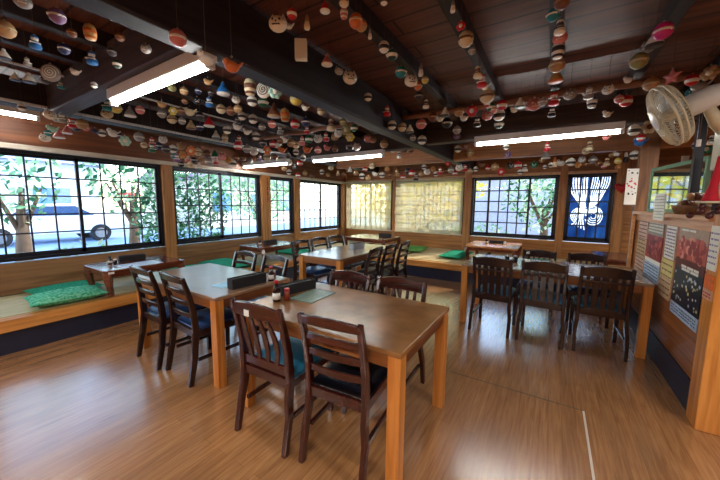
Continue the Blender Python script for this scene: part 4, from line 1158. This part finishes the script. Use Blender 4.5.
lf = [cloth_mat('leaf_dark', rgb(48, 98, 74), rgb(84, 134, 94), .35), cloth_mat('leaf_mid', rgb(116, 168, 130), rgb(160, 200, 150), .4), cloth_mat('leaf_light', rgb(196, 214, 170), rgb(216, 226, 190), .45)]
foliage('shrub', -6.3, 3.35, 1.15, .55, .9, 1.2, 2700, lf[:2], 'dense green shrub outside the second left window', None, 2, .06)
foliage('garden_tree', -8.6, 3.3, 2.4, 1.0, .9, 1.4, 900, lf, 'leafy tree outside the left windows, right of the parked car', 1.6, 3, .09)
foliage('garden_tree', -8.6, 1.45, 2.2, .8, .7, 1.3, 420, lf, 'thin leafy tree outside the nearest left window', 1.4, 4, .09)
foliage('garden_tree', -11.6, 9.6, 2.6, 1.5, 2.6, 2.1, 3000, [lf[2], lf[1]], 'pale leafy tree outside the far left windows', 1.4, 5, .12)
foliage('shrub', -6.2, 1.75, .30, .40, .55, .5, 420, lf[1:], 'low pale shrub outside the nearest left window', None, 6, .05)
foliage('garden_tree', -5.0, 12.2, 2.5, 3.0, 1.0, 2.2, 3400, [cloth_mat('leaf_yellow', rgb(226, 190, 60), rgb(240, 214, 110), .45), cloth_mat('leaf_lime', rgb(190, 190, 80), rgb(220, 214, 120), .45)], 'yellow tree outside behind the cream blinds', 1.5, 7, .12)
foliage('garden_tree', -.2, 11.0, 2.1, 1.3, 1.0, 1.7, 1100, lf, 'light green tree outside the clear back window', 1.4, 8, .10)
foliage('shrub', -1.8, 9.3, .3, 1.0, .6, .6, 700, lf[1:], 'low bush outside the clear back window', None, 9, .07)
foliage('garden_tree', 4.2, 13.5, 2.2, 1.4, 1.2, 1.9, 600, lf, 'tree outside behind the indigo curtain', 1.5, 10, .12)
def car():
    t = thing('parked_car', (-15.5, 3.3, -.12), 'white car parked outside beyond the left windows', 'car', None, R(90))
    CW = plain('car_white', rgb(232, 234, 238), .25, var=.02)
    P = [(-2.1, .35), (-2.15, .75), (-1.9, .92), (-1.2, .98), (-.7, 1.38), (.7, 1.42), (1.35, 1.0), (2.0, .9), (2.15, .6), (2.1, .32)]
    N = len(P); vs = [(x, y, z) for y in (-.8, .8) for x, z in P]
    MB().add(vs, [tuple(range(N)), tuple(reversed(range(N, 2 * N)))] + [(i, N + i, N + (i+1) % N, (i+1) % N) for i in range(N)]).build('body', CW, t, .05, 3)
    W = plain('car_window', rgb(60, 84, 120), .08)
    for s in (-1, 1):
        MB().add([(-1.05, s * .805, 1.0), (-.62, s * .805, 1.32), (.62, s * .805, 1.34), (1.15, s * .805, 1.0)], [(0, 1, 2, 3)]).build('side_window', W, t)
        for x in (-1.3, 1.3):
            o = MB().tube([(x, s * .66, .32), (x, s * .84, .32)], .32, 20, smooth=False).build('wheel', M['ink'], t)
            MB().tube([(x, s * .842, .32), (x, s * .85, .32)], .19, 14, smooth=False).build('hubcap', M['metal'], o)
car()
def house(x0, y0, x1, y1, h, wm, rm, label):
    t = thing('house', ((x0 + x1) / 2, (y0 + y1) / 2, -.12), label, 'house'); w, d = (x1 - x0) / 2, (y1 - y0) / 2
    MB().box((-w, -d, 0), (w, d, h)).build('wall', wm, t)
    MB().add([(-w - .4, -d - .4, h), (w + .4, -d - .4, h), (w + .4, d + .4, h), (-w - .4, d + .4, h), (0, -d, h + 1.6), (0, d, h + 1.6)], [(0, 3, 2, 1), (0, 1, 4), (1, 2, 5, 4), (2, 3, 5), (3, 0, 4, 5)]).build('roof', rm, t)
    for i in range(3):
        y = -d + (i + .5) * 2 * d / 3
        MB().box((w + .001, y - .6, 1.0), (w + .05, y + .6, 2.1)).build('house_window', plain('house_glass', rgb(90, 130, 180), .1), t)
house(-26, -4, -19, 6, 3.2, plain('house_wall', rgb(206, 214, 226), .8), plain('house_roof', rgb(150, 150, 170), .7), 'pale house across the road outside the left windows')
house(-9, 17.5, 5.5, 23, 3.0, plain('house_wall3', rgb(186, 184, 200), .8), plain('house_roof3', rgb(120, 122, 140), .7), 'grey-lavender house behind the garden outside the back windows')
house(-24, 10, -17, 18, 2.8, plain('house_wall2', rgb(220, 214, 200), .8), plain('house_roof2', rgb(120, 110, 120), .7), 'second pale house outside, farther right')
o = sbox('road', (-19, -30, -.119), (-10.4, 40, -.10), plain('road_blue_grey', rgb(130, 160, 196), .6)); o['label'] = 'blue-grey road outside'
t = thing('roadside_sign', (-10.4, 4.0, -.12), 'red oval roadside sign outside the nearest left window', 'sign')
MB().tube([(0, 0, 0), (0, 0, 1.7)], .03, 8).build('post', M['metal'], t)
MB().lathe([(.001, -.09), (.26, -.07), (.30, 0), (.26, .07), (.001, .09)], 20, 0, (0, 0, 1.70), .15, 1.).build('sign_panel', M['red'], t)

# ------------------------------------------------------------------ light
W = bpy.data.worlds.new('world'); S.world = W; W.use_nodes = True
nt = W.node_tree; nt.nodes.clear()
ow = nt.nodes.new('ShaderNodeOutputWorld'); bg = nt.nodes.new('ShaderNodeBackground'); sk = nt.nodes.new('ShaderNodeTexSky')
sk.sky_type = 'NISHITA'; sk.sun_disc = False; sk.sun_elevation = R(38); sk.sun_rotation = R(30); sk.air_density = 1.2; sk.dust_density = .4
nt.links.new(sk.outputs[0], bg.inputs[0]); nt.links.new(bg.outputs[0], ow.inputs[0])
bg.inputs[1].default_value = .55
sd = bpy.data.lights.new('sun', 'SUN'); sd.energy = 3.0; sd.angle = R(.6); sd.color = (1., .93, .8)
so = bpy.data.objects.new('sun', sd); COL.objects.link(so)
so.rotation_euler = Vector((-.42, -.80, -.56)).normalized().to_track_quat('-Z', 'Y').to_euler()
# unseen fill lights added behind the camera and partition to brighten the room
def fill_light(x, y, e, sx=1.2, sy=.12, z=2.12, c=(1, .95, .88)):
    l = bpy.data.lights.new('unseen_fill_light', 'AREA'); l.shape = 'RECTANGLE'; l.size = sx; l.size_y = sy; l.energy = e; l.color = c
    o = bpy.data.objects.new('unseen_fill_light', l); COL.objects.link(o); o.location = (x, y, z)
fill_light(-.2, -.9, 30); fill_light(-2.9, -1.2, 24); fill_light(2.0, 1.0, 26); fill_light(2.0, 4.0, 24)


vs = S.view_settings
vs.view_transform = 'Standard'; vs.look = 'None'; vs.gamma = 1; vs.use_curve_mapping = False; vs.exposure = 0.95
